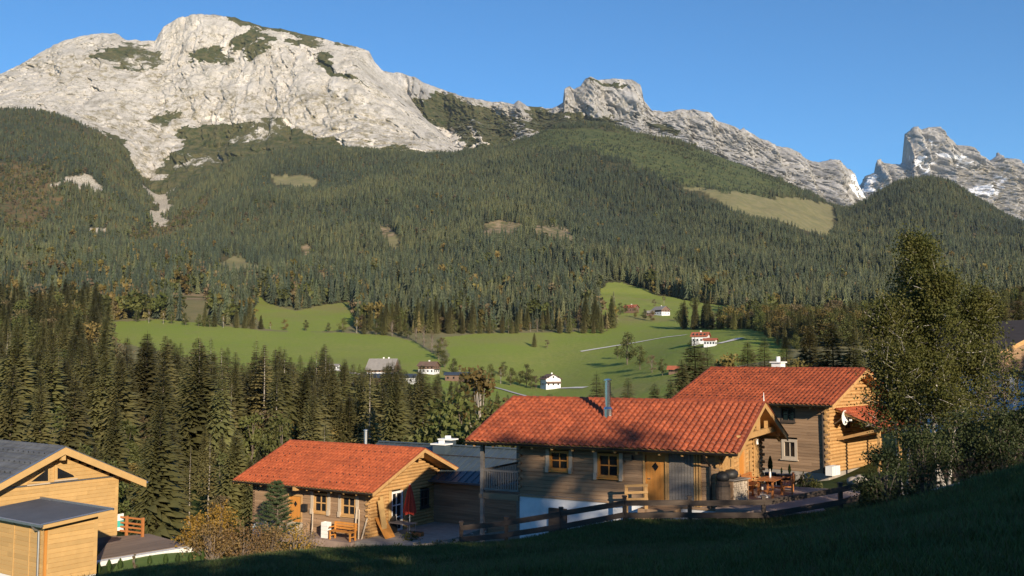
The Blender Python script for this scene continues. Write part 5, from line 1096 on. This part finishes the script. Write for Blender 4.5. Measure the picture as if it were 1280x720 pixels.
# ---- satellite dish on the porch
q = bh_.at(1053, 523, 'x', .5); e = empty('satellite_dish', bh_.world(.35, q[1], q[2]-.3), bh_.root.rotation_euler.z, 'white satellite dish above the porch roof of the house behind', 'dish')
ds_ = []
for r_, zz in ((.02, 0), (.2, .02), (.34, .07), (.42, .12)): ds_.append([(.18+zz+.0*r_, r_*math.cos(t), .35+r_*math.sin(t)) for t in np.linspace(0, 6.283, 18, endpoint=False)])
MB().loft(ds_, cap=False).build('reflector', 'white_paint', e); MB().tube([(.18, 0, .35), (-.2, 0, .05), (-.33, 0, 0)], .03, 8).build('mount', 'zinc', e); MB().tube([(.2, 0, -.05), (.6, 0, .2)], .015, 6).build('arm', 'zinc', e); MB().box(.56, .68, -.05, .05, .18, .28).build('receiver', 'white_paint', e)
q = bh_.at(1041, 585, 'x', .4); e = empty('white_box', bh_.world(.4, q[1], 0.0), bh_.root.rotation_euler.z, 'white slatted box against the gable under the porch', 'box'); MB().box(-.2, .2, -.5, .5, 0.0, .05).build('bottom', 'white_paint', e)
for i in range(5): MB().box(-.2, .2, -.5+i*.21, -.34+i*.21, .051, .5).build('slat', 'white_paint', e)
for k, (px, py) in enumerate(((1066, 598), (1073, 600), (1081, 599), (1076, 596))): x_, y_, z_ = hit(px, py+6); tag(lump('boulder', (x_, y_, z_+.1), (.32, .3, .26), 'stone', 20+k), 'grey boulder in the heap beside the shaded path below the porch', 'boulder', 'boulders beside the path')
# ================================================================== NEAR PLANTS
leafmat('thuja_leaf', (.035, .062, .018), (.060, .090, .024), 5, .15, .15)
leafmat('shrub_leaf', (.028, .042, .014), (.050, .060, .020), 2, .2, .2)
leafmat('pine_needle', (.050, .080, .034), (.075, .10, .042), 2, .1, .2)
leafmat('gold_leaf', (.26, .15, .022), (.30, .20, .04), 3, .15, .3)
leafmat('bush_leaf', (.20, .115, .045), (.25, .17, .07), 3, .2, .3)
def shrub(px, base, top, wpx, leaf, label, name='shrub', n=900, size=.12, group=None, Y0=14, twigs='grey_twig', tw=14, X=None, Y=None, seed=None, cat='shrub', lobes=14):
    x, y, z = hit(px, base, Y0=Y0) if X is None else (X, Y, hz1(X, Y))
    h = (base-top)/F*y; w_ = wpx/F*y; seed = seed or int(px*7+top)
    e = empty(name, (x, y, z-.05), 0, label, cat, group)
    V, f, cs = leaf_cloud(n, h, w_, seed, size, .05, lobes, .6); obj('foliage', np_mesh('foliage', V, f, leaf, smooth=False), e)
    t = MB(); r = random.Random(seed)
    for i in range(tw):
        c = cs[i % len(cs)]; t.tube([(c[0]*.12, c[1]*.12, 0), (c[0]*.6+r.uniform(-.1, .1), c[1]*.6, c[2]*.6), (c[0]*1.1, c[1]*1.1, min(h, c[2]+.1*h))], [.022, .015, .006], 4)
    t.build('stems', twigs, e)['kind'] = 'stuff'
    return e
for i, (px, base, top, wp, lf, n, sz, lab) in enumerate([
    (243, 690, 652, 34, 'gold_leaf', 500, .13, 'yellow-leaved bush beside the pool cover'), (268, 692, 638, 46, 'gold_leaf', 900, .13, 'tall golden autumn bush left of the young pine'),
    (266, 700, 662, 50, 'bush_leaf', 800, .11, 'brown twiggy bush below the golden bush'), (302, 702, 664, 60, 'bush_leaf', 1100, .11, 'wide brown bush in the middle of the bank'),
    (338, 702, 668, 54, 'bush_leaf', 900, .11, 'brown bush below the young pine'), (368, 700, 666, 44, 'gold_leaf', 420, .11, 'sparse yellowish bush nearest the orange bench'),
    (292, 690, 650, 36, 'birch_leaf', 420, .12, 'greenish bush between golden bush and young pine'), (385, 692, 655, 26, 'rust_leaf', 220, .09, 'thin bare bush in front of the left window')]):
    shrub(px, base, top-6, wp*1.3, lf, lab, 'autumn_bush', int(n*1.9), sz, Y0=37.5, tw=34, lobes=20)
def conifer_shrub(px, base, top, label, name='thuja', m='thuja_leaf', Y0=14, fat=.3, X=None, Y=None, z=None):
    if X is None: x, y, zz = hit(px, base, Y0=Y0)
    else: x, y, zz = X, Y, z
    h = (base-top)/F*y; e = empty(name, (x, y, zz-.02), random.uniform(0, 6), label, 'shrub'); r = np.random.default_rng(int(px*3+base)); n = 420
    q = r.uniform(0, 1, n)**.8; a = r.uniform(0, 6.283, n); rad = h*fat*.5*np.sin(math.pi*np.clip(q*.82+.16, 0, 1))*r.uniform(.55, 1.05, n)
    c = np.stack([rad*np.cos(a), rad*np.sin(a), h*(.04+.9*q)], 1); u = np.stack([np.cos(a)*.35, np.sin(a)*.35, np.ones(n)], 1); u /= np.linalg.norm(u, axis=1)[:, None]; v = np.stack([-np.sin(a), np.cos(a), 0*a], 1); s = h*.10
    V = np.stack([c-u*s*.6, c+v*s*.35, c+u*s, c-v*s*.35], 1).reshape(-1, 3); V[:, 2] = np.maximum(V[:, 2], 0)
    obj('foliage', np_mesh('foliage', V, np.arange(4*n).reshape(n, 4), m, smooth=False), e); MB().tube([(0, 0, -.1), (0, 0, h*.7)], [.03, .008], 5).build('stem', 'bark', e); return e
for px, base, top, lab in ((45, 722, 708, 'small thuja at the corner of the shed'), (59, 722, 706, 'thuja just right of the shed downpipe'), (74, 721, 700, 'taller thuja before the lit shed wall'), (123, 716, 703, 'thuja at the near corner of the deck gravel'), (136, 714, 700, 'second thuja from the deck corner'),
                          (150, 712, 698, 'third thuja from the deck corner'), (187, 706, 694, 'thuja in the middle of the lawn strip'), (207, 705, 692, 'thuja right of the middle of the lawn'), (222, 704, 691, 'fat thuja near the lawn end'), (238, 703, 690, 'thuja before the last on the lawn'), (253, 701, 688, 'last thuja on the lawn by the brown bushes')):
    conifer_shrub(px, base, top, lab, Y0=33, fat=.5)
shrub(98, 719, 686, 9, 'rust_leaf', 'thin red-leaved shrub before the shed wall', 'red_shrub', 120, .08, Y0=33, tw=6, lobes=6); shrub(168, 711, 690, 8, 'rust_leaf', 'thin brown shrub on the lawn strip', 'brown_shrub', 110, .08, Y0=33, tw=6, lobes=6)
# potted cypresses and plants by the terrace fence
for px, base, top, lab, ft in ((948, 590, 572, 'left of two upright cypress shrubs by the terrace bench', .42), (963, 590, 570, 'right of two upright cypress shrubs by the terrace table', .42), (977, 592, 584, 'small dark potted conifer behind the table', .6), (987, 592, 580, 'slim dark potted conifer beside the window', .45)):
    a = mc.at(px, base, 'y', 7.9); w_ = mc.world(a[0], 7.9, a[2]); e = conifer_shrub(px, base, top, lab, 'cypress_shrub', X=w_[0], Y=w_[1], z=w_[2]); hz_ = w_[2]-hz1(w_[0], w_[1]); MB().tube([(0, 0, -max(hz_, .3)), (0, 0, -.02), (0, 0, .0)], [.22, .27, .26], 14).build('pot', 'dark_gutter', e)
a = mc.world(*mc.at(1008, 592, 'y', 7.6)); shrub(1008, 596, 571, 30, 'green_leaf', 'loose green bush in front of the house behind the terrace', 'green_bush', 420, .13, X=a[0], Y=a[1])
a = np.array(on_l(507, 672)); shrub(508, 676, 656, 22, 'birch_leaf', 'light green plant growing at the edge of the stone terrace', 'terrace_plant', 260, .13, X=a[0]+.4, Y=a[1]-1.0)
# young pine before the left red-roofed house
x_, y_, z_ = hit(345, 684, Y0=38); pn_ = empty('young_pine', (x_, y_, z_), 0, 'young bushy pine standing before the door of the left red-roofed house', 'tree'); hp = (684-606)/F*y_
t = MB(); t.tube([(0, 0, -.1), (.06, 0, hp*.5), (.05, .03, hp)], [.09, .06, .015], 7); r = np.random.default_rng(4); tips = []
for q in np.linspace(.18, .97, 13):
    for a in np.linspace(0, 6.28, 6)[:5]+r.uniform(0, 6): l = hp*.33*(1-q)**.7*r.uniform(.75, 1.2)+.12; b0 = (.05, .02, hp*q); b1 = (l*math.cos(a), l*math.sin(a), hp*q+l*.35); t.tube([b0, b1], [.025, .01], 4); tips += [tuple(np.array(b0)*(1-f)+np.array(b1)*f) for f in (.35, .6, .8, 1.0)]
t.build('trunk', 'bark', pn_); tips = np.array(tips); k = r.integers(0, len(tips), 9000); d = r.normal(size=(9000, 3)); d[:, 2] = np.abs(d[:, 2])*.8; d /= np.linalg.norm(d, axis=1)[:, None]; c = tips[k]; s = np.cross(d, r.normal(size=(9000, 3))); s /= np.linalg.norm(s, axis=1)[:, None]
V = np.stack([c-s*.017, c+s*.017, c+d*(.22*r.uniform(.7, 1.3, 9000))[:, None]], 1).reshape(-1, 3); obj('crown', np_mesh('crown', V, np.arange(27000).reshape(-1, 3), 'pine_needle', smooth=False), pn_)
# ---- birches at the right
def birch(name, Y, stems, nleaf, label, seed, size=.092, rad=1.05, leaf='birch_leaf', zlo=.2, bl=1.75, bark='birch_bark'):
    """stems: picture polylines at distance Y with radii; boughs leave them and carry leaf clusters"""
    r = np.random.default_rng(seed); base = pt(*stems[0][0][0], Y); zg = hz1(base[0], Y); e = empty(name, (base[0], Y, zg-.1), 0, label, 'tree'); o_ = np.array([base[0], Y, zg-.1]); t = MB(); cl = []
    for pts, r0, dy in stems:
        P = [pt(x, y, Y+dy*(i/(len(pts)-1)))-o_ for i, (x, y) in enumerate(pts)]; P[0][2] = min(P[0][2], 0); n = 24; d = np.linspace(0, 1, n); Pk = np.array(P); k = np.linspace(0, 1, len(P))
        C = np.stack([np.interp(d, k, Pk[:, i]) for i in range(3)], 1); C = C+np.stack([.05*np.sin(d*9+seed), .05*np.cos(d*7), 0*d], 1)*(d > .05)[:, None]
        t.tube([tuple(v) for v in C], list(r0*(1-d)**.75+.008), 8); hs = C[-1, 2]-C[0, 2]
        for i in range(int(62*hs/7)):
            q = zlo+(1-zlo)*r.uniform(0, 1)**.9; p = np.array([np.interp(q, d, C[:, j]) for j in range(3)]); a = r.uniform(0, 6.283); l = bl*(1.08-q)**.6*r.uniform(.55, 1.2); up = r.uniform(.15, .75)
            dv = np.array([math.cos(a), math.sin(a), up]); m1 = p+dv*l*.5; m2 = p+dv*l+np.array([0, 0, -.22*l]); t.tube([tuple(p), tuple(m1), tuple(m2)], [r0*.28*(1.1-q), r0*.17*(1.1-q)+.004, .005], 5)
            for f in r.uniform(.25, 1.05, 5):
                c = p+(m2-p)*f+np.array([0, 0, .12*l*math.sin(f*3)])+r.normal(size=3)*.10; cl.append((*c, rad*r.uniform(.35, .75)))
                tw_ = c+r.normal(size=3)*.22; t.tube([tuple(p+(m2-p)*f*.95), tuple(tw_)], [.010, .004], 3)
    tk = t.build('trunk', bark, e); cl = np.array(cl); k = r.integers(0, len(cl), nleaf); d = r.normal(size=(nleaf, 3)); c = cl[k, :3]+d*(cl[k, 3]*.42)[:, None]*np.array([1, 1, .85])
    u = r.normal(size=(nleaf, 3)); u[:, 2] -= .5; u /= np.linalg.norm(u, axis=1)[:, None]; v = np.cross(u, r.normal(size=(nleaf, 3))); v /= np.linalg.norm(v, axis=1)[:, None]; s = (size*r.uniform(.6, 1.3, nleaf))[:, None]
    V = np.stack([c-u*s*.5, c+v*s*.38, c+u*s*.5, c-v*s*.38], 1).reshape(-1, 3); obj('crown', np_mesh('crown', V, np.arange(4*nleaf).reshape(-1, 4), leaf, smooth=False), e); return e
birch('birch_tree', 37.5, [([(1180, 592), (1158, 530), (1146, 470), (1140, 400), (1146, 345), (1150, 304)], .085, .6), ([(1172, 592), (1168, 520), (1170, 460), (1168, 400), (1176, 350)], .06, -.7), ([(1185, 592), (1196, 530), (1208, 470), (1214, 410), (1222, 372)], .06, .9)], 78000, 'tall birch with pale leaning trunk and thin olive crown right of the houses', 3)
birch('birch_tree', 36.5, [([(1128, 590), (1118, 530), (1108, 470), (1104, 420), (1110, 380)], .05, .5), ([(1135, 590), (1134, 530), (1130, 480), (1126, 440)], .04, -.5)], 22000, 'smaller dark-leaved birch on the left of the tall birch', 5, zlo=.2, bl=1.2)
birch('young_tree', 32.0, [([(1262, 590), (1258, 530), (1252, 480), (1254, 442)], .035, .3)], 1500, 'slender young tree with yellowish leaves before the white house', 8, zlo=.35, bl=.8, bark='bark')
for i, (px, base, top, wp, lab) in enumerate(((1105, 612, 530, 76, 'dark shrub at the left foot of the birches'), (1150, 606, 510, 100, 'dark shrub around the birch trunk'), (1205, 602, 500, 100, 'dark shrub right of the birch trunk'), (1252, 600, 508, 80, 'dark shrub below the slender young tree'), (1300, 592, 480, 110, 'dark shrub cut off by the right edge'), (1085, 606, 570, 36, 'low dark shrub beside the end of the fence'))):
    a = px_xy(px, 31+.4*(i % 3)); shrub(px, base, top, wp, 'shrub_leaf', lab, 'dark_shrub', 4200, .085, X=a[0], Y=a[1], tw=20, lobes=20)
# ---- bank of trees outside the view, between the sun and the foreground
for k, (px, wp) in enumerate(((502, 34), (524, 36), (546, 34), (566, 30))):
    a = px_xy(px, 40.5); shrub(px, 694, 668, wp, 'shrub_leaf', ('dark low shrub at the left end of the row below the stone terrace', 'dark low shrub second from the left below the stone terrace', 'dark low shrub third from the left below the stone terrace', 'dark low shrub at the fence end below the stone terrace')[k], 'dark_shrub', 900, .08, X=a[0], Y=a[1], tw=10, lobes=12)
def shade_bank():
    P, S, I = [], [], []; sx_, sy_ = math.cos(R(SUN_A)), -math.sin(R(SUN_A)); q = random.Random(21)
    def put(m_, s_, top, kinds):
        X = sx_*s_-sy_*m_; Y = sy_*s_+sx_*m_; zg = hz1(X, Y); h = -6.4+.3249*(s_+35)+top-zg
        if h > 1.0: P.append((X, Y, zg-.1)); S.append((h*1.15, h)); I.append(q.choice(kinds))
    for m_ in np.arange(-10, 31, 1.2):
        for s_ in (17, 21, 25): put(m_+q.uniform(-.4, .4), s_+q.uniform(-1.5, 1.5), q.uniform(-1.2, .4)-(.5 if m_ > 19.5 else 0), (9, 10, 11, 12, 13, 16))
    for m_ in np.arange(13.2, 18.6, .9):                       # taller thin-leaved trees whose shade dapples the middle house
        if q.random() < .9: put(m_+q.uniform(-.4, .4), 20+q.uniform(-4, 6), q.uniform(2.6, 6.3), (15, 15, 15, 14))
    scatter('forest', np.array(P), RNG.uniform(0, 6.28, len(P)), np.array(S), I, PCOL, 'trees on the bank behind the photographer that shade the foreground')
shade_bank()
_n = 10; _P = np.array([(31+1.6*i+random.uniform(-1, 1), 40-2.2*i+random.uniform(-1.5, 1.5)) for i in range(_n)]); scatter('forest', np.c_[_P, H(_P[:, 0], _P[:, 1])], RNG.uniform(0, 6, _n), np.tile([9.5, 8.5], (_n, 1)), [9, 10, 11, 12, 13]*2, PCOL, 'unseen trees added outside the right edge to shade the white house')  # unseen trees, added between the sun and the white house to shade it
# ---- grass on the foreground slope
leafmat('grass_blade', (.060, .100, .024), (.105, .130, .038), 1.3, .35, .3)
leafmat('dry_blade', (.085, .085, .030), (.12, .105, .045), 1.3, .3, .3)
GCOL = bpy.data.collections.new('grass_shapes')
for v_ in range(4):
    r = random.Random(60+v_); b = MB()
    for i in range(11):
        a = r.uniform(0, 6.28); x, y = r.gauss(0, .09), r.gauss(0, .09); hh = r.uniform(.10, .24)*(1.2 if v_ == 3 else 1); ln = r.uniform(.02, .14); wd_ = .007
        dx, dy = math.cos(a)*ln, math.sin(a)*ln; nx_, ny_ = -math.sin(a)*wd_, math.cos(a)*wd_; b.v += [(x-nx_, y-ny_, -.02), (x+nx_, y+ny_, -.02), (x+dx*.4+nx_*.8, y+dy*.4+ny_*.8, hh*.6), (x+dx*.4-nx_*.8, y+dy*.4-ny_*.8, hh*.6), (x+dx, y+dy, hh)]; k = len(b.v)-5; b.f += [(k, k+1, k+2, k+3), (k+3, k+2, k+4)]
    GCOL.objects.link(bpy.data.objects.new('grass_tuft.%03d' % v_, b.mesh('grass_tuft', 'dry_blade' if v_ == 3 else 'grass_blade')))
def grass():
    n = 150000; Y = np.sqrt(RNG.uniform(7**2, 40**2, n)); px = RNG.uniform(-40, 1320, n); X = (px-640)/F*Y; Z = H(X, Y); qx, qy = project(X, Y, Z); ok = (qy < 760) & (qy > 585)
    lim = np.interp(qx, [-100, 130, 300, 500, 640, 780, 960, 1050, 1125, 1200, 1400], [32, 33, 37, 38.5, 37.6, 36.6, 36.4, 36, 35.3, 33, 32]); ok &= Y < lim; X, Y, Z = X[ok], Y[ok], Z[ok]
    pt_ = fbm(X/3, Y/3, X*0, 3, 33); m = len(X); s = np.clip(.8+.7*pt_+RNG.uniform(-.2, .3, m), .3, 2)*np.interp(X, [5, 14], [1, 1.35]); idx = np.where(RNG.uniform(0, 1, m) < .10+.15*np.clip(pt_, 0, 1), 3, RNG.integers(0, 3, m))
    print('grass', m); scatter('grass', np.stack([X, Y, Z], 1), RNG.uniform(0, 6.28, m), np.stack([s*1.2, s], 1), idx, GCOL, 'shaded meadow grass in the foreground')
grass()
# ================================================================== VALLEY: farms, lanes, field trees
mat('far_roof_grey', (.20, .185, .17), (.26, .24, .22), .5, .8); mat('far_roof_red', (.30, .085, .04), (.36, .11, .06), .5, .8); mat('far_roof_brown', (.12, .075, .055), (.17, .11, .08), .5, .8); mat('far_roof_dark', (.035, .045, .06), (.05, .06, .075), .5, .5)
mat('lane', (.52, .50, .45), (.60, .58, .53), .3, .95)
def farmhouse(px, py, L, Wd, hw, rise, yaw, roof, wl, label, upper=None, balcony=True, chim=1, name='farmhouse', nw=4):
    x, y, z = hit(px, py); h = House(name, (x, y, z), yaw, label); r = h.root
    hb = hw*.55 if upper else hw
    MB().box(-L/2, L/2, -Wd/2, Wd/2, -3, hb).build('wall', wl, r)
    if upper: MB().box(-L/2-.02, L/2+.02, -Wd/2-.02, Wd/2+.02, hb+.002, hw).build('upper_wall', upper, r)
    MB().prism([(-Wd/2, hw), (Wd/2, hw), (0, hw+rise)], 'x', -L/2, L/2).build('gable_wall', upper or wl, r)
    o_ = .9; sl = rise/(Wd/2); rf = MB()
    for s in (-1, 1): rf.loft([[(X, s*(Wd/2+o_), hw-o_*sl+.05), (X, 0, hw+rise+.05), (X, 0, hw+rise+.25), (X, s*(Wd/2+o_), hw-o_*sl+.25)] for X in (-L/2-o_, L/2+o_)])
    ro = rf.build('roof', roof, r)
    for k in range(chim): MB().box(-.4+k*3, .4+k*3, .4, 1.1, hw+rise-.6, hw+rise+1.0).build('chimney', 'white_paint', ro)
    for zz in ((hb*.35, hb*.35+1.1), (hb+.4, hb+1.4)) if hw > 4.2 else ((hb*.35, hb*.35+1.1),):
        for i in range(nw):
            u = -L/2+L*(i+.5)/nw; MB().box(u-.45, u+.45, -Wd/2-.06, -Wd/2+.05, zz[0], zz[1]).build('window', 'black_glass', r)
        for i in range(3):
            u = -Wd/2+Wd*(i+.5)/3; MB().box(L/2-.05, L/2+.06, u-.45, u+.45, zz[0], zz[1]).build('window', 'black_glass', r)
    if balcony: MB().box(L/2+.03, L/2+1.1, -Wd/2, Wd/2, hw*.55, hw*.55+.9).build('balcony', 'far_roof_brown', r)
    return h
farmhouse(479, 471, 15, 12, 4.4, 5.4, 12, 'far_roof_grey', 'plaster', 'big farmhouse with steep grey roof and dark upper storey in the valley', 'far_roof_brown', False, 2, nw=7)
farmhouse(536, 467, 10, 8, 4.6, 2.2, 20, 'far_roof_brown', 'plaster', 'small chalet with brown balcony right of the big farmhouse', 'far_roof_brown')
farmhouse(688, 486, 8.5, 8.5, 5.4, 2.2, 70, 'far_roof_brown', 'plaster', 'white two-storey house standing alone on the green meadow', None, True)
farmhouse(876, 430, 8.5, 7, 4.4, 2.0, 25, 'far_roof_red', 'plaster', 'white house with red roof beside the pale lane', None, True)
farmhouse(888, 433, 6, 5, 3.2, .9, 25, 'far_roof_red', 'plaster', 'low white annex right of the red-roofed white house', None, False, 0)
farmhouse(789, 391, 12, 9, 5.2, 2.4, 35, 'far_roof_red', 'far_roof_brown', 'brown farmhouse with red roof on the upper meadow', None, False)
farmhouse(826, 394, 15, 10, 5.0, 3.2, 60, 'far_roof_grey', 'plaster', 'farmhouse with grey roof and brown gable on the upper meadow', 'far_roof_brown', False)
farmhouse(812, 395, 8, 6, 3.0, 1.8, 20, 'far_roof_grey', 'far_roof_brown', 'small brown barn left of the upper grey-roofed farmhouse', None, False, 0)
farmhouse(842, 467, 4, 3.5, 2.2, 1.1, 20, 'far_roof_red', 'far_roof_brown', 'little hut with red roof above the small spruces', None, False, 0, name='hut')
farmhouse(472, 480, 16, 8, 3.4, 1.6, 8, 'far_roof_dark', 'far_roof_brown', 'long low shed with dark roof below the big farmhouse', None, False, 0, name='barn', nw=5)
farmhouse(512, 479, 12, 8, 3.2, 1.5, 8, 'far_roof_dark', 'plaster', 'dark-roofed low building between the valley spruces', None, False, 0, name='barn')
farmhouse(572, 476, 13, 8, 3.4, 1.2, 5, 'far_roof_dark', 'far_roof_brown', 'low building with blue-grey roof at the foot of the meadow', None, False, 0, name='barn')
farmhouse(1216, 382, 9, 8, 5, 2, 30, 'far_roof_brown', 'plaster', 'tiny white house in the dark wood right of the birch top', None, False)
farmhouse(418, 463, 5, 4, 2.6, .9, 15, 'far_roof_grey', 'plaster', 'tiny white hut at the left meadow edge', None, False, 0, name='hut', nw=2)
def lane(pts, wd, label, m='lane', name='lane'):
    C = np.array([hxy(*p) for p in pts]); d = np.gradient(C, axis=0); n = np.stack([-d[:, 1], d[:, 0]], 1); n /= np.linalg.norm(n, axis=1)[:, None]
    return strip(name, C+n*wd/2, C-n*wd/2, m, 40, .35, label)
lane([(726, 440), (745, 437), (768, 433), (800, 428), (832, 422), (858, 419)], 4.5, 'pale lane climbing the meadow to the white house')
lane([(700, 486), (716, 485.5), (732, 485)], 4, 'pale yard beside the white meadow house')
lane([(898, 430), (912, 427), (926, 423)], 5, 'pale lane right of the red-roofed white house')
lane([(410, 462), (436, 466), (456, 470)], 4, 'pale farm lane left of the big farmhouse')
lane([(606, 482), (630, 488), (650, 494), (668, 498)], 2.6, 'grey path across the lower meadow', 'gravel')
def treeb(name, kinds, px, base, top, label, group=None, k=None, wide=1.0):
    x, y, z = hit(px, base); return tree(name, kinds, px, top, y, label, group, k, (base-top)/F*y, wide, X=x)
treeb('spruce', SPR, 668, 434, 416, 'small lone spruce on the open meadow above the white house', k=5, wide=1.3); treeb('leafy_tree', BRD['rust'], 684, 436, 424, 'small bare tree right of the lone meadow spruce')
treeb('leafy_tree', BRD['green'], 784, 456, 416, 'tallest leafy tree of the clump on the meadow slope', k=0); treeb('leafy_tree', BRD['green'], 800, 462, 432, 'dark round tree right of the tallest tree in the meadow clump', k=1); treeb('bush', BRD['rust'], 815, 466, 442, 'brownish bush at the right end of the meadow clump'); treeb('bush', BRD['green'], 828, 470, 448, 'low green bush at the lower end of the meadow clump'); treeb('bush', BRD['green'], 772, 448, 432, 'left low bush of the meadow clump')
GH = 'leafy trees along the farm hedges'
for px, base, top, kd in ((602, 478, 458, 'green'), (614, 476, 455, 'green'), (626, 480, 458, 'yellow'), (638, 482, 460, 'green'), (650, 482, 464, 'green'), (658, 484, 455, 'green'), (664, 486, 470, 'green'), (592, 480, 460, 'green'), (630, 470, 452, 'green'), (670, 486, 468, 'rust')):
    treeb('leafy_tree', BRD[kd], px, base, top, 'leafy tree in the orchard hedge left of the white meadow house', 'orchard hedge beside the white house')
for px, base, top, kd in ((520, 428, 408, 'bare'), (530, 434, 406, 'bare'), (540, 440, 412, 'bare'), (548, 450, 424, 'green'), (556, 460, 438, 'green'), (566, 470, 448, 'green'), (552, 446, 420, 'rust'), (575, 474, 456, 'yellow'), (582, 478, 462, 'green'), (510, 424, 404, 'green')):
    treeb('leafy_tree', BRD[kd], px, base, top, 'bushy tree in the stream line between the two meadows', 'trees along the stream between the meadows')
for px, base, top, kd in ((186, 404, 386, 'yellow'), (204, 405, 388, 'yellow'), (214, 405, 390, 'green'), (232, 407, 391, 'green'), (248, 408, 392, 'green'), (262, 409, 394, 'green'), (279, 410, 392, 'yellow'), (356, 413, 399, 'yellow'), (382, 414, 400, 'green'), (338, 412, 402, 'yellow'), (170, 403, 388, 'green'), (410, 415, 403, 'green'), (428, 416, 398, 'green'), (446, 417, 396, 'yellow'), (470, 419, 398, 'green'), (490, 421, 400, 'bare')):
    treeb('leafy_tree', BRD[kd], px, base, top, 'small rounded tree along the upper edge of the left meadow', 'trees along the upper edge of the left meadow')
for i, px in enumerate(range(572, 770, 9)):
    kd = random.choice(('green', 'green', 'rust', 'yellow', 'bare')); treeb('leafy_tree', BRD[kd], px+random.uniform(-3, 3), 417-(2 if px > 640 else 0), random.uniform(396, 406), 'leafy tree in the wood edge above the right meadow', 'wood edge above the right meadow')
for i, px in enumerate((578, 590, 600, 612, 628, 640, 646, 700, 712, 730, 742, 752, 296, 306, 316, 326, 268, 256, 455, 480, 500)):
    b_ = 417 if px > 560 else float(np.interp(px, [250, 500], [408, 420])); treeb('spruce', SPR, px, b_, b_-random.uniform(18, 30), 'dark spruce standing along the top of the valley meadows', 'spruces along the top of the meadows', k=random.choice((0, 1, 3, 5)), wide=random.uniform(1, 1.3))
for px, base, top, kd in ((775, 396, 378, 'green'), (782, 392, 380, 'green'), (866, 386, 372, 'green'), (872, 385, 371, 'green'), (830, 381, 368, 'yellow'), (818, 384, 373, 'rust'), (795, 397, 384, 'yellow'), (805, 400, 386, 'green'), (815, 402, 388, 'yellow'), (850, 402, 388, 'green'), (870, 404, 390, 'green'), (890, 404, 388, 'rust'), (905, 402, 384, 'green')):
    treeb('leafy_tree', BRD[kd], px, base, top, 'leafy tree near the farmhouses on the upper meadow', 'trees around the upper farms')
# conifers rising behind the two right-hand red roofs
for px, top, Y, k, wd_, lab in ((868, 420, 150, 3, 1.9, 'big dark spruce left of the white-chimneyed house'), (884, 432, 155, 0, 1.8, 'spruce right of the big dark spruce above the red roof'), (852, 446, 140, 1, 1.7, 'lower spruce on the left of the big dark spruce'), (838, 470, 120, 5, 1.2, 'small spruce peeping over the middle red roof on the right'),
    (934, 425, 160, 3, 1.7, 'pointed spruce left of the white chimney'), (955, 420, 165, 0, 1.7, 'pointed spruce just behind the white chimney'), (982, 418, 170, 1, 1.7, 'spruce right of the white chimney'), (1012, 404, 175, 3, 1.5, 'broad dark spruce above the ridge of the house behind'), (1040, 398, 165, 5, 1.5, 'darkest broad spruce beside the birch crown'), (1066, 408, 160, 3, 1.4, 'dark spruce half hidden by the birch crown'), (1100, 392, 150, 0, 1.4, 'spruce behind the left part of the birch crown'),
    (746, 464, 92, 0, 1.4, 'slim spruce top left of the steel flue above the red roof'), (757, 470, 98, 4, 1.5, 'thin dark spruce top beside the steel flue'), (785, 468, 95, 1, 1.4, 'spruce top right of the steel flue above the red roof'), (818, 476, 96, 5, 1.3, 'short spruce top above the right end of the middle ridge'), (687, 488, 90, 5, 1.2, 'reddish conifer tip above the middle roof ridge'), (665, 491, 90, 5, 1.1, 'tiny conifer tip above the left part of the ridge'), (635, 495, 88, 0, 1.2, 'conifer tip beside the left end of the middle roof')):
    tree('spruce', SPR, px, top, Y, lab, None, k, wide=wd_)
for px, top, Y, k, lab in ((1252, 376, 150, 3, 'dark spruce behind the left end of the white house roof'), (1272, 368, 145, 0, 'tallest dark spruce at the right edge'), (1296, 374, 150, 5, 'dark spruce cut off by the right edge'), (1234, 392, 155, 1, 'dark spruce between birch crown and white house')):
    tree('spruce', SPR, px, top, Y, lab, None, k, wide=1.6)
for px, top, Y, kd, lab in ((600, 456, 108, 'yellow', 'tall yellow-green tree left of the middle red roof'), (578, 486, 104, 'green', 'greenish tree behind the slate-blue roof'), (552, 500, 104, 'green', 'leafy tree behind the slate chimneys'), (616, 500, 96, 'green', 'leafy tree touching the left end of the middle roof'), (908, 440, 170, 'yellow', 'yellow tree between the big spruce and the white chimney'), (1000, 446, 110, 'yellow', 'yellowish tree above the roof right of the white chimney'), (920, 452, 150, 'rust', 'brown tree left of the white chimney'), (1028, 452, 108, 'rust', 'brownish tree behind the right end of the rear roof')):
    tree('leafy_tree', BRD[kd], px, top, Y, lab, None, (1 if kd == 'yellow' else 0), wide=.9)
# ================================================================== AIR
hm = bpy.data.materials.new('haze'); hm.use_nodes = True; t = hm.node_tree; t.nodes.clear()
pv = t.nodes.new('ShaderNodeVolumePrincipled'); pv.inputs['Color'].default_value = (.70, .84, 1.0, 1); pv.inputs['Density'].default_value = 1.5e-5; pv.inputs['Anisotropy'].default_value = 0.0
ho = t.nodes.new('ShaderNodeOutputMaterial'); t.links.new(pv.outputs[0], ho.inputs['Volume']); MATS['haze'] = hm
hb = MB().box(-9500, 9500, -400, 9200, -60, 2150).build('haze', 'haze'); tag(hb, 'thin blue autumn haze in the valley air', kind='stuff')
